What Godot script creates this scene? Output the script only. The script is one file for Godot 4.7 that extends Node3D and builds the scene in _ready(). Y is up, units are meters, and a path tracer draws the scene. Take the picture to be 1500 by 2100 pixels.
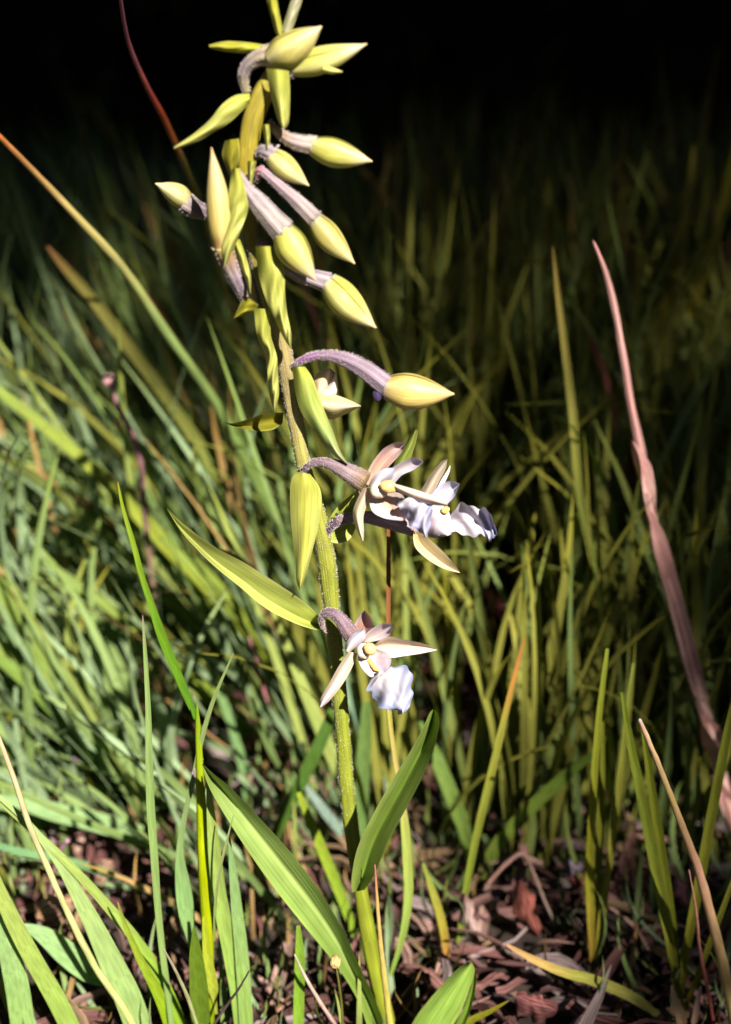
extends Node3D

# ---------------------------------------------------------------- camera model used to lay the plants out in metres
const PITCH := 20.0          # degrees, downwards
const HALF := 0.36397        # tan(fov / 2)
const EYE := Vector3(0, 0.35, 0.41)
const SUN := Vector3(0.33, 0.61, 0.72)
const KEY := 1.65             # what a sunlit colour in the photograph is divided by to get the base colour

var fw: Vector3
var up: Vector3
var M := {}
var rng := RandomNumberGenerator.new()
var noise := FastNoiseLite.new()
var used := {}

# the point of the plane z (metres) seen at a pixel of the 1500 x 2100 photograph
func pt(px: float, py: float, z: float) -> Vector3:
	var d := fw + Vector3.RIGHT * ((px - 750.0) / 1050.0 * HALF) + up * ((1050.0 - py) / 1050.0 * HALF)
	return EYE + d * ((z - EYE.z) / d.z)

func mpp(p: Vector3) -> float:                      # metres per pixel at a point
	return (p - EYE).dot(fw) * HALF / 1050.0

func gz(py: float) -> float:                        # z of the ground at a pixel row
	var a := deg_to_rad(PITCH) + atan((py - 1050.0) / 1050.0 * HALF)
	return EYE.z - EYE.y / tan(a)

func C(r: float, g: float, b: float) -> Color:      # base colour (linear) of a surface that the sun shows as r g b
	var c := Color(r / 255.0, g / 255.0, b / 255.0).srgb_to_linear()
	return Color(c.r / KEY, c.g / KEY, c.b / KEY)

# ---------------------------------------------------------------- naming
func numbered(called: String) -> String:
	var k: int = used.get(called, 0)
	used[called] = k + 1
	return called if k == 0 else "%s_%03d" % [called, k]

func tag(o: Node, label: String, category: String, group := "", kind := ""):
	o.set_meta("label", label)
	if category: o.set_meta("category", category)
	if group: o.set_meta("group", group)
	if kind: o.set_meta("kind", kind)

func part(called: String, mesh: Mesh, mat: Material, parent: Node) -> MeshInstance3D:
	var o := MeshInstance3D.new()
	o.name = numbered(called)
	o.mesh = mesh
	o.material_override = mat
	o.cast_shadow = GeometryInstance3D.SHADOW_CASTING_SETTING_ON
	parent.add_child(o, true)
	return o

func root(called: String, at := Vector3.ZERO) -> Node3D:
	var o := Node3D.new()
	o.name = numbered(called)
	o.position = at
	add_child(o, true)
	return o

# ---------------------------------------------------------------- geometry
func spline(p: Array, t: float) -> Array:           # Catmull-Rom through arrays of numbers, t from 0 to 1
	var n := p.size() - 1
	var x := clampf(t, 0.0, 1.0) * n
	var i := mini(int(x), n - 1)
	var f := x - i
	var a: Array = p[maxi(i - 1, 0)]
	var b: Array = p[i]
	var c: Array = p[i + 1]
	var d: Array = p[mini(i + 2, n)]
	var out := []
	for k in b.size():
		out.append(cubic_interpolate(b[k], c[k], a[k], d[k], f))
	return out

func shade(stops: Array, t: float) -> Color:
	if stops.size() == 1 or t <= stops[0][0]:
		return stops[0][1]
	for i in stops.size() - 1:
		if t <= stops[i + 1][0]:
			return stops[i][1].lerp(stops[i + 1][1], (t - stops[i][0]) / (stops[i + 1][0] - stops[i][0]))
	return stops[-1][1]

# a sheet of (n+1) x (m+1) points with smooth normals
func sheet(v: PackedVector3Array, n: int, m: int, col: PackedColorArray, uv: PackedVector2Array, closed := false) -> ArrayMesh:
	var idx := PackedInt32Array()
	var nor := PackedVector3Array()
	nor.resize(v.size())
	var w := m + 1
	for j in n:
		for i in m:
			var a := j * w + i
			for tri in [[a, a + 1, a + w], [a + 1, a + w + 1, a + w]]:
				idx.append_array(PackedInt32Array(tri))
				var nn := (v[tri[2]] - v[tri[0]]).cross(v[tri[1]] - v[tri[0]])
				for q in tri: nor[q] += nn
	for j in n + 1:
		if closed:
			var s := nor[j * w] + nor[j * w + m]
			nor[j * w] = s
			nor[j * w + m] = s
	for k in nor.size():
		nor[k] = nor[k].normalized() if nor[k].length() > 1e-14 else Vector3.UP
	var arr := []
	arr.resize(Mesh.ARRAY_MAX)
	arr[Mesh.ARRAY_VERTEX] = v
	arr[Mesh.ARRAY_NORMAL] = nor
	arr[Mesh.ARRAY_COLOR] = col
	arr[Mesh.ARRAY_TEX_UV] = uv
	arr[Mesh.ARRAY_INDEX] = idx
	var me := ArrayMesh.new()
	me.add_surface_from_arrays(Mesh.PRIMITIVE_TRIANGLES, arr)
	return me

func speck(p: Vector3, c: Color, amount := 0.12, freq := 1.0) -> Color:
	var k := 1.0 + amount * noise.get_noise_3d(p.x * 9000.0 * freq, p.y * 9000.0 * freq, p.z * 9000.0 * freq) * 2.0
	return Color(c.r * k, c.g * k, c.b * k)

# a leaf or petal between two traced margins; depths in millimetres towards the viewer
func patch(L: Array, R: Array, o: Dictionary) -> ArrayMesh:
	var n: int = o.get("n", 26)
	var m: int = o.get("m", 12)
	var z0: float = o.get("z", 0.0)
	var z1: float = o.get("z1", z0)
	var bulge: float = o.get("bulge", 0.0)
	var fold: float = o.get("fold", 0.0)
	var keel: float = o.get("keel", 0.5)
	var ruf: float = o.get("ruf", 0.0)
	var rn: float = o.get("rn", 3.0)
	var scal: float = o.get("scal", 0.0)
	var dome: float = o.get("dome", 0.0)
	var seed_: float = o.get("seed", L[0][0])
	var gain: float = o.get("gain", 1.0)
	var crumple: float = o.get("crumple", 0.0)
	var cols: Array = o.cols
	var edge = o.get("edge", null)
	var mid = o.get("mid", null)
	var ew: float = o.get("ew", 4.0)
	var v := PackedVector3Array()
	var col := PackedColorArray()
	var uv := PackedVector2Array()
	for j in n + 1:
		var t := float(j) / n
		var a := spline(L, t)
		var b := spline(R, t)
		var wide := Vector2(a[0] - b[0], a[1] - b[1]).length()
		var tz := sin(PI * t)
		for i in m + 1:
			var s := float(i) / m
			var e := absf(2.0 * s - 1.0)
			var ks := (1.0 - s / keel) if s < keel else (s - keel) / (1.0 - keel)
			var ss := s
			if scal > 0.0 and wide > 1.0:
				ss += scal / wide * pow(e, 3.0) * signf(s - 0.5) * (sin(t * rn * 7.1 + seed_ + (2.0 if s > 0.5 else 0.0)) + 0.6 * sin(t * rn * 17.0 + seed_ * 1.7))
			var px: float = lerpf(a[0], b[0], ss)
			var py: float = lerpf(a[1], b[1], ss)
			var z := lerpf(z0, z1, t) + bulge * sin(PI * s) + dome * sin(PI * s) * tz + fold * ks * minf(1.0, wide / 25.0)
			if a.size() > 2:
				z += lerpf(a[2], b[2], s)
			z += ruf * pow(e, 1.6) * sin(t * rn * 6.283 + seed_ + (1.9 if s > 0.5 else 0.0)) * minf(1.0, wide / 20.0)
			z += ruf * 0.35 * sin(t * rn * 11.0 + s * 9.0 + seed_) * tz
			if crumple > 0.0: z += crumple * noise.get_noise_2d(s * 260.0 + seed_ * 9.0, t * 420.0) * tz * 2.0
			var p := pt(px, py, z * 0.001)
			v.append(p)
			var c := shade(cols, t)
			if mid != null: c = c.lerp(mid, exp(-pow((s - keel) * 6.0, 2.0)) * 0.7)
			if edge != null: c = c.lerp(edge, pow(e, ew))
			c = c * gain
			col.append(speck(p, c, o.get("speck", 0.1)))
			uv.append(Vector2(s, t))
	return sheet(v, n, m, col, uv)

# a stalk through [px, py, z mm, width px]; ribs > 0 gives it that many ridges
func stalk(P: Array, cols: Array, n := 40, sides := 14, ribs := 0, rib := 0.06, lump := 0.0) -> ArrayMesh:
	var v := PackedVector3Array()
	var col := PackedColorArray()
	var uv := PackedVector2Array()
	var pos := []
	var rad := []
	for j in n + 1:
		var a := spline(P, float(j) / n)
		var p := pt(a[0], a[1], a[2] * 0.001)
		pos.append(p)
		rad.append(maxf(a[3], 0.4) * 0.5 * mpp(p))
	var side := Vector3.RIGHT
	for j in n + 1:
		var tan_: Vector3 = (pos[mini(j + 1, n)] - pos[maxi(j - 1, 0)]).normalized()
		if j == 0:
			side = tan_.cross(Vector3(0.2, 0.1, 1)).normalized()
		side = (side - tan_ * side.dot(tan_)).normalized()
		var over := tan_.cross(side)
		var t := float(j) / n
		var cap := 1.0
		if j == 0 or j == n: cap = 0.05
		for i in sides + 1:
			var th := TAU * i / sides
			var k: float = rad[j] * cap * (1.0 + rib * cos(ribs * th))
			if lump > 0.0:
				k *= 1.0 + lump * noise.get_noise_2d(t * 900.0 + P[0][0], cos(th) * 90.0)
			var p: Vector3 = pos[j] + (side * cos(th) + over * sin(th)) * k
			v.append(p)
			var c := shade(cols, t)
			if ribs > 0: c = c * (1.0 + 0.35 * rib / 0.06 * 0.5 * cos(ribs * th))
			col.append(speck(p, c, 0.14))
			uv.append(Vector2(float(i) / sides * 2.0, t * n * 0.08))
	return sheet(v, n, sides, col, uv, true)

# a blade of grass through [px, py, z mm, width px]
func blade(P: Array, cols: Array, fold := 0.22, roll := 0.25, n := 30, m := 6) -> ArrayMesh:
	var v := PackedVector3Array()
	var col := PackedColorArray()
	var uv := PackedVector2Array()
	for j in n + 1:
		var t := float(j) / n
		var a := spline(P, t)
		var b := spline(P, minf(t + 0.02, 1.0))
		var c0 := spline(P, maxf(t - 0.02, 0.0))
		var p := pt(a[0], a[1], a[2] * 0.001)
		var tan_ := (pt(b[0], b[1], b[2] * 0.001) - pt(c0[0], c0[1], c0[2] * 0.001)).normalized()
		var look := (EYE - p).normalized()
		var across := tan_.cross(look).normalized()
		var r := roll + 0.5 * roll * sin(t * 4.0 + P[0][0])
		var dir := across * cos(r) + look * sin(r)
		var nor := dir.cross(tan_).normalized()
		var w := maxf(a[3], 0.5) * mpp(p) / maxf(cos(r), 0.5)
		for i in m + 1:
			var s := float(i) / m - 0.5
			var q := p + dir * w * s + nor * w * fold * (absf(s) * 2.0 - 0.5)
			v.append(q)
			col.append(speck(Vector3(q.x * 0.2, q.y * 0.05, q.z), shade(cols, t), 0.05, 0.4))
			uv.append(Vector2(s + 0.5, t * 4.0))
	return sheet(v, n, m, col, uv)

# one of the three sepals that close a bud, as a curved shell round the axis base -> tip
func bud_shell(base: Vector3, tip: Vector3, r: float, turn: float, cols: Array, bow: Vector3, fat := 0.34) -> ArrayMesh:
	var v := PackedVector3Array()
	var col := PackedColorArray()
	var uv := PackedVector2Array()
	var ax := (tip - base).normalized()
	var s1 := ax.cross(Vector3(0.1, 0.2, 1)).normalized()
	var s2 := ax.cross(s1)
	var n := 26
	var m := 14
	for j in n + 1:
		var t := float(j) / n
		var f := 0.0
		if t < fat: f = lerpf(0.62, 1.0, sin(t / fat * PI * 0.5))
		else: f = pow(cos((t - fat) / (1.0 - fat) * PI * 0.5), 1.12) * 0.94 + 0.06
		if t > 0.86: f = maxf(f, 0.06) * lerpf(1.0, 0.85, (t - 0.86) / 0.14)
		for i in m + 1:
			var s := float(i) / m
			var th := turn + (s - 0.5) * deg_to_rad(146.0)
			var k := r * f * (0.965 + 0.055 * s + 0.075 * exp(-pow((s - 0.5) * 7.0, 2.0)))
			var p := base.lerp(tip, t) + bow * sin(PI * t) + (s1 * cos(th) + s2 * sin(th)) * k
			v.append(p)
			var c := shade(cols, t)
			c = c.lerp(C(235, 225, 175), exp(-pow((s - 0.5) * 7.0, 2.0)) * 0.35)
			var vein := 0.5 + 0.5 * sin(s * 44.0 + noise.get_noise_2d(t * 300.0, s * 300.0 + turn * 50.0) * 6.0)
			c = c.lerp(C(150, 150, 60), 0.16 * vein * sin(PI * t) + 0.18 * maxf(0.0, noise.get_noise_2d(t * 130.0 + turn * 90.0, s * 90.0)))
			c = c.lerp(Color(c.r * 0.72, c.g * 0.66, c.b * 0.6), pow(absf(2.0 * s - 1.0), 7.0) * 0.8)
			col.append(speck(p, c, 0.10, 0.7))
			uv.append(Vector2(s, t))
	return sheet(v, n, m, col, uv)

# short pale hairs standing on a stalk
func hairs(P: Array, count: int, length: float, t0 := 0.0, t1 := 1.0) -> ArrayMesh:
	var v := PackedVector3Array()
	var col := PackedColorArray()
	var idx := PackedInt32Array()
	for k in count:
		var t := rng.randf_range(t0, t1)
		var a := spline(P, t)
		var b := spline(P, minf(t + 0.01, 1.0))
		var p := pt(a[0], a[1], a[2] * 0.001)
		var ax := (pt(b[0], b[1], b[2] * 0.001) - p).normalized()
		if ax.length() < 0.5: continue
		var s1 := ax.cross(Vector3(0, 0.1, 1)).normalized()
		var s2 := ax.cross(s1)
		var th := rng.randf() * TAU
		var out := s1 * cos(th) + s2 * sin(th)
		var r: float = a[3] * 0.5 * mpp(p)
		var foot := p + out * r * 0.97
		var l := length * rng.randf_range(0.5, 1.3)
		var tip := foot + (out + ax * rng.randf_range(-0.5, 0.7) + out.cross(ax) * rng.randf_range(-0.5, 0.5)).normalized() * l
		var w := l * 0.13
		var q := v.size()
		v.append_array(PackedVector3Array([foot + ax * w, foot - ax * w * 0.5 + out.cross(ax) * w, foot - ax * w * 0.5 - out.cross(ax) * w, tip + ax * w * 0.7, tip - ax * w * 0.5 + out.cross(ax) * w, tip - ax * w * 0.5 - out.cross(ax) * w]))
		var c := C(225, 215, 215)
		for x in 6: col.append(c)
		for f in [[0, 1, 3], [1, 4, 3], [1, 2, 4], [2, 5, 4], [2, 0, 5], [0, 3, 5], [3, 4, 5]]:
			idx.append_array(PackedInt32Array([q + f[0], q + f[2], q + f[1]]))
	var arr := []
	arr.resize(Mesh.ARRAY_MAX)
	arr[Mesh.ARRAY_VERTEX] = v
	arr[Mesh.ARRAY_COLOR] = col
	arr[Mesh.ARRAY_INDEX] = idx
	var st := SurfaceTool.new()
	st.create_from_arrays(arr)
	st.generate_normals()
	return st.commit()

# a rounded body: unit sphere squeezed to half sizes (metres) in the view's own directions, with a little lumpiness
func lump(c: Vector3, rx: float, ry: float, rz: float, turn: float, cols: Array, rough := 0.06) -> ArrayMesh:
	var v := PackedVector3Array()
	var col := PackedColorArray()
	var uv := PackedVector2Array()
	var ex := (Vector3.RIGHT * cos(turn) + up * sin(turn))
	var ey := (up * cos(turn) - Vector3.RIGHT * sin(turn))
	for j in 15:
		var a := PI * j / 14.0
		for i in 23:
			var b := TAU * i / 22.0
			var d := Vector3(sin(a) * cos(b), cos(a), sin(a) * sin(b))
			var k := 1.0 + rough * noise.get_noise_3d(d.x * 120.0 + c.x * 9e4, d.y * 120.0, d.z * 120.0) * 2.0
			var p := c + (ex * d.x * rx + ey * d.y * ry + fw * d.z * rz) * k
			v.append(p)
			col.append(speck(p, shade(cols, j / 14.0), 0.1))
			uv.append(Vector2(i / 22.0, j / 14.0))
	return sheet(v, 14, 22, col, uv, true)

# ---------------------------------------------------------------- materials
func streaks(seed_: int, lines: float, strength: float, blotch: float, w := 128, h := 256) -> ImageTexture:
	var im := Image.create(w, h, true, Image.FORMAT_RGB8)
	var f := FastNoiseLite.new()
	f.seed = seed_
	f.frequency = 1.0
	for y in h:
		for x in w:
			var u := float(x) / w
			var k := 0.5 + 0.5 * cos(u * lines * TAU + f.get_noise_2d(u * 6.0, y * 0.006) * 1.5)
			var g := 1.0 - strength * (0.6 * k + 0.4 * (0.5 + f.get_noise_2d(u * 60.0, y * 0.005))) - blotch * (0.5 + f.get_noise_2d(u * 5.0 + 40.0, y * 0.008))
			im.set_pixel(x, y, Color(g, g, g))
	im.generate_mipmaps()
	return ImageTexture.create_from_image(im)

func bumps(seed_: int, lines: float, w := 128, h := 256) -> ImageTexture:
	var im := Image.create(w, h, false, Image.FORMAT_RGB8)
	var f := FastNoiseLite.new()
	f.seed = seed_
	f.frequency = 1.0
	for y in h:
		for x in w:
			var u := float(x) / w
			var g := 0.5 + 0.3 * cos(u * lines * TAU) + 0.25 * f.get_noise_2d(u * 25.0, y * 0.01)
			im.set_pixel(x, y, Color(g, g, g))
	im.bump_map_to_normal_map(3.0)
	im.generate_mipmaps()
	return ImageTexture.create_from_image(im)

func mat(rough: float, back: Color, tex: Texture2D = null, bump: Texture2D = null, bs := 0.5) -> StandardMaterial3D:
	var m := StandardMaterial3D.new()
	m.vertex_color_use_as_albedo = true
	m.roughness = rough
	m.metallic_specular = 0.35
	m.cull_mode = BaseMaterial3D.CULL_DISABLED
	if back.r + back.g + back.b > 0.0:
		m.backlight_enabled = true
		m.backlight = back
	if tex: m.albedo_texture = tex
	if bump:
		m.normal_enabled = true
		m.normal_texture = bump
		m.normal_scale = bs
	return m

func materials():
	var veins := streaks(3, 9.0, 0.10, 0.12)
	var fine := streaks(5, 14.0, 0.22, 0.12)
	var petal := streaks(8, 6.0, 0.10, 0.08)
	var bump := bumps(4, 12.0)
	M.leaf = mat(0.5, Color(0.62, 0.68, 0.36), veins, bump, 0.15)
	M.grass = mat(0.5, Color(0.60, 0.72, 0.25), fine, bump, 0.6)
	M.straw = mat(0.65, Color(0.3, 0.25, 0.15), fine, bump, 0.7)
	M.petal = mat(0.5, Color(0.5, 0.46, 0.48), petal, bump, 0.12)
	M.bud = mat(0.5, Color(0.3, 0.29, 0.12), streaks(31, 5.0, 0.07, 0.10), bump, 0.15)
	M.stem = mat(0.55, Color(0.22, 0.24, 0.08), veins, bump, 0.5)
	M.hair = mat(0.4, Color(0.7, 0.7, 0.7))
	M.grass.metallic_specular = 0.22
	M.lip = mat(0.55, Color(0.5, 0.48, 0.54), streaks(41, 4.0, 0.03, 0.05))
	M.flesh = mat(0.4, Color(0.3, 0.25, 0.15))
	M.litter = mat(0.8, Color(0.2, 0.15, 0.12), streaks(12, 7.0, 0.4, 0.3), bump, 0.8)
	M.leafage = mat(1.0, Color(0, 0, 0))
	M.leafage.metallic_specular = 0.0
	var drop := StandardMaterial3D.new()
	drop.albedo_color = Color(0.2, 0.16, 0.28)
	drop.roughness = 0.02
	drop.refraction_enabled = true
	drop.refraction_scale = 0.033
	M.drop = drop
	var soil := StandardMaterial3D.new()
	var im := Image.create(256, 256, true, Image.FORMAT_RGB8)
	var f := FastNoiseLite.new()
	f.seed = 21
	f.frequency = 0.05
	var f2 := FastNoiseLite.new()
	f2.seed = 22
	f2.frequency = 0.3
	for y in 256:
		for x in 256:
			var k := 0.55 + 0.5 * f.get_noise_2d(x, y) + 0.35 * f2.get_noise_2d(x, y)
			im.set_pixel(x, y, Color(0.20 * k + 0.05, 0.145 * k + 0.04, 0.12 * k + 0.035))
	im.generate_mipmaps()
	soil.albedo_texture = ImageTexture.create_from_image(im)
	soil.uv1_scale = Vector3(1, 1, 1)
	soil.roughness = 0.95
	M.soil = soil

# ---------------------------------------------------------------- setting
func hump(x: float, z: float) -> float:
	return (noise.get_noise_2d(x * 900.0, z * 900.0) * 0.006 + noise.get_noise_2d(x * 3500.0 + 77.0, z * 3500.0) * 0.003) - 0.004

func ground():
	var v := PackedVector3Array()
	var col := PackedColorArray()
	var uv := PackedVector2Array()
	var n := 150
	for j in n + 1:
		for i in n + 1:
			var a := (float(i) / n - 0.5) * 2.0
			var b := (float(j) / n - 0.5) * 2.0
			var x := a * 0.9 + pow(a, 9.0) * 30.0
			var z := b * 1.2 + pow(b, 9.0) * 30.0 - 0.5
			var near := clampf(1.5 - absf(a), 0.0, 1.0)
			v.append(Vector3(x, hump(x, z) * near, z))
			col.append(Color.WHITE)
			uv.append(Vector2(x, z) * 4.0)
	var g := part("ground", sheet(v, n, n, col, uv), M.soil, self)
	tag(g, "dark brown peaty soil showing between the grass and dead leaves", "", "", "structure")

# a blade with its root at the origin, height 1, that droops towards +x by `droop`
func blade_shape(w: float, droop: float, fold: float, steps := 9) -> ArrayMesh:
	var v := PackedVector3Array()
	var col := PackedColorArray()
	var uv := PackedVector2Array()
	for j in steps + 1:
		var t := float(j) / steps
		var a := droop * t * t
		var p := Vector3(sin(a) * t, cos(a) * t, 0)
		var ww := w * (0.55 + 0.45 * sin(minf(t * 2.4, 1.57))) * pow(1.0 - t, 0.55) + 0.0002
		for i in 3:
			var s := float(i) - 1.0
			v.append(p + Vector3(-cos(a), sin(a), 0) * (-fold * ww * absf(s)) + Vector3(0, 0, s * ww))
			var k := lerpf(0.85, 1.05, t)
			col.append(Color(k, k, k) if t < 0.85 else Color(1.25, 0.95, 0.7))
			uv.append(Vector2(s * 0.5 + 0.5, t * 3.0))
	return sheet(v, steps, 2, col, uv)

func scatter(called: String, mesh: Mesh, m: Material, places: Array, label: String):
	if places.is_empty(): return
	var mm := MultiMesh.new()
	mm.transform_format = MultiMesh.TRANSFORM_3D
	mm.use_colors = true
	mm.mesh = mesh
	mm.instance_count = places.size()
	for i in places.size():
		mm.set_instance_transform(i, places[i][0])
		mm.set_instance_color(i, places[i][1])
	var o := MultiMeshInstance3D.new()
	o.name = numbered(called)
	o.multimesh = mm
	o.material_override = m
	add_child(o, true)
	tag(o, label, "", "", "stuff")

func col_of(kind: int, bright := 0.0) -> Color:
	var c: Color
	match kind:
		0: c = C(150, 178, 108)
		1: c = C(163, 180, 98)
		2: c = C(160, 188, 142)
		3: c = C(166, 168, 78)
		4: c = C(200, 165, 110)
		_: c = C(175, 120, 100)
	var k := rng.randf_range(0.75, 1.15) + bright * 0.26
	return Color(c.r * k, c.g * k, c.b * k)

func lit_zone(gx: float, gzz: float) -> float:     # how open the foliage is above a spot of ground: 1 open, 0 closed
	var a := 1.0 - smoothstep(0.03, 0.13, gx + noise.get_noise_2d(gzz * 1500.0, 3.0) * 0.05 + minf(gzz, 0.0) * -0.16)
	var far := smoothstep(-0.30, -0.05, gx)
	var b := smoothstep(lerpf(-0.82, -0.74, far), lerpf(-0.36, -0.22, far), gzz + noise.get_noise_2d(gx * 900.0, 9.0) * 0.1)
	var gap := 1.0 - smoothstep(0.09, 0.16, Vector2(gx + 0.19, gzz + 0.36).length())   # a gap in the boughs
	return a * maxf(b, gap)

var clear := []

func cleared(x: float, z: float) -> bool:   # keeps tall growth from hiding what lies on the soil
	for q in clear:
		var f: float = z - q.y
		if f > -0.006 and f < q.z * 3.4 and absf(x - q.x - (q.x - EYE.x) * f / (q.y - EYE.z)) < q.z * 0.62: return true
	return false

func grass():
	for q in [[112, 1880, 90], [200, 1800, 90], [14, 1515, 90], [528, 1520, 70], [598, 1520, 70], [445, 1465, 110], [432, 1660, 60], [508, 1620, 50], [1086, 1910, 120], [968, 1930, 70], [1174, 1790, 70], [1184, 1815, 50], [200, 1740, 130], [330, 1800, 120], [420, 1900, 90], [1040, 1390, 150]]:
		var p := pt(q[0], q[1], gz(q[1]))
		clear.append(Vector3(p.x, p.z, q[2] * mpp(p)))
	var shapes := [blade_shape(0.013, 0.20, 0.3), blade_shape(0.014, 0.48, 0.25), blade_shape(0.009, 0.10, 0.4), blade_shape(0.018, 0.35, 0.2)]
	var lists := [[], [], [], []]
	for k in 15500:
		var thin := k > 2300
		var d := rng.randf() * (1.15 if thin else 1.05) + 0.44
		var x := rng.randf_range(-1.0, 1.0) * (d * 0.30 + 0.12)
		var z := EYE.z - d
		var left := 1.0 - smoothstep(-0.05, 0.05, x + (z + 0.1) * 0.02)
		if z > -0.10 and x > -0.02: continue
		if z > -0.04 or cleared(x, z): continue
		if not thin and left < 0.5 and rng.randf() < 0.55: continue
		if thin and rng.randf() < smoothstep(-0.7, -1.15, z): continue
		if thin and left > 0.5 and rng.randf() < 0.28: continue
		var bare := x > 0.02 and z > -0.34
		if bare and rng.randf() < (0.42 if thin else 0.8): continue
		if x < 0.02 and x > -0.06 and z > -0.16 and rng.randf() < 0.6: continue
		var h := rng.randf_range(0.10, 0.24)
		if z > -0.5: h *= lerpf(0.35, 1.0, clampf((-z - 0.04) / 0.46, 0.0, 1.0))
		if rng.randf() < 0.3: h *= 0.5
		if z < -0.5 and rng.randf() < 0.22: h *= 1.45
		if thin:
			h = rng.randf_range(0.15, 0.30) * (1.0 if z < -0.28 else lerpf(0.4, 1.0, (-z - 0.04) / 0.24))
		var lean := rng.randfn(0.0, 0.28)
		lean += left * rng.randf_range(0.2, 0.95)
		var kind := 0
		var q := rng.randf()
		if left > 0.5: kind = 0 if q < 0.35 else 1 if q < 0.52 else 2 if q < 0.88 else 3 if q < 0.93 else 4
		else: kind = 3 if q > 0.78 and z > -0.4 else 0 if q < 0.12 else 3 if q < 0.55 else 1 if q < 0.78 else 4 if q < 0.92 else 5
		var b := Basis(Vector3.UP, rng.randf() * TAU)
		if rng.randf() < (0.75 if left > 0.5 else 0.4): b = Basis(Vector3.UP, (PI * 0.5 if rng.randf() < 0.5 else -PI * 0.5) + rng.randf_range(-0.6, 0.6))
		b = Basis(Vector3(0, 0, 1), lean) * Basis(Vector3(1, 0, 0), rng.randfn(0.0, 0.2)) * b
		var wide := rng.randf_range(0.7, 1.3) * 0.22 / h
		wide = clampf(wide, 0.6, 2.2) * (1.35 if d > 0.7 else 1.0)
		b = b * Basis.from_scale(Vector3(h, h, h * wide * 0.8))
		if thin:
			var tw := rng.randf_range(0.0014, 0.0030) / (h * 0.009)
			b = Basis(Vector3(0, 0, 1), lean * lerpf(0.6, 0.75, left) + left * 0.15) * Basis(Vector3(1, 0, 0), rng.randfn(0.0, 0.18)) * Basis(Vector3.UP, rng.randf() * TAU) * Basis.from_scale(Vector3(h, h, h * tw))
		lists[[2, 2, 1, 0][rng.randi() % 4] if thin else [0, 0, 1, 2, 3][rng.randi() % 5]].append([Transform3D(b, Vector3(x, hump(x, z), z)), col_of(kind, left)])
	var said := ["narrow green grass blades growing thickly behind the orchid", "drooping green grass blades mixed through the meadow", "thin upright grass blades reaching into the dark", "broad grass blades filling the meadow behind the orchid"]
	for k in 4: scatter("grass", shapes[k], M.grass, lists[k], said[k])
	# low growth between the tall blades
	var low := []
	for k in 5200:
		var d := rng.randf_range(0.40, 1.25)
		var x := rng.randf_range(-1.0, 1.0) * (d * 0.29 + 0.05)
		var z := EYE.z - d
		if x > 0.01 and rng.randf() < 0.55: continue
		if cleared(x, z) and rng.randf() < 0.85: continue
		var h := rng.randf_range(0.012, 0.05)
		var b := Basis(Vector3.UP, rng.randf() * TAU) * Basis(Vector3(0, 0, 1), rng.randf_range(0.2, 1.5))
		low.append([Transform3D(b * Basis.from_scale(Vector3(h, h, h * 2.4)), Vector3(x, hump(x, z), z)), col_of([0, 1, 2, 2, 4][rng.randi() % 5])])
	scatter("low_plants", shapes[1], M.grass, low, "short leafy growth and moss between the grass stems")

func flake(w: float, curl: float) -> ArrayMesh:      # a curled scrap of dead leaf, 1 long
	var v := PackedVector3Array()
	var col := PackedColorArray()
	var uv := PackedVector2Array()
	for j in 7:
		var t := j / 6.0
		for i in 5:
			var s := i / 4.0 - 0.5
			v.append(Vector3(t - 0.5, curl * (4.0 * s * s) * w + 0.12 * sin(t * 5.0), s * w * sin(PI * clampf(t * 0.92 + 0.04, 0, 1))))
			col.append(Color.WHITE)
			uv.append(Vector2(s + 0.5, t))
	return sheet(v, 6, 4, col, uv)

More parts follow.
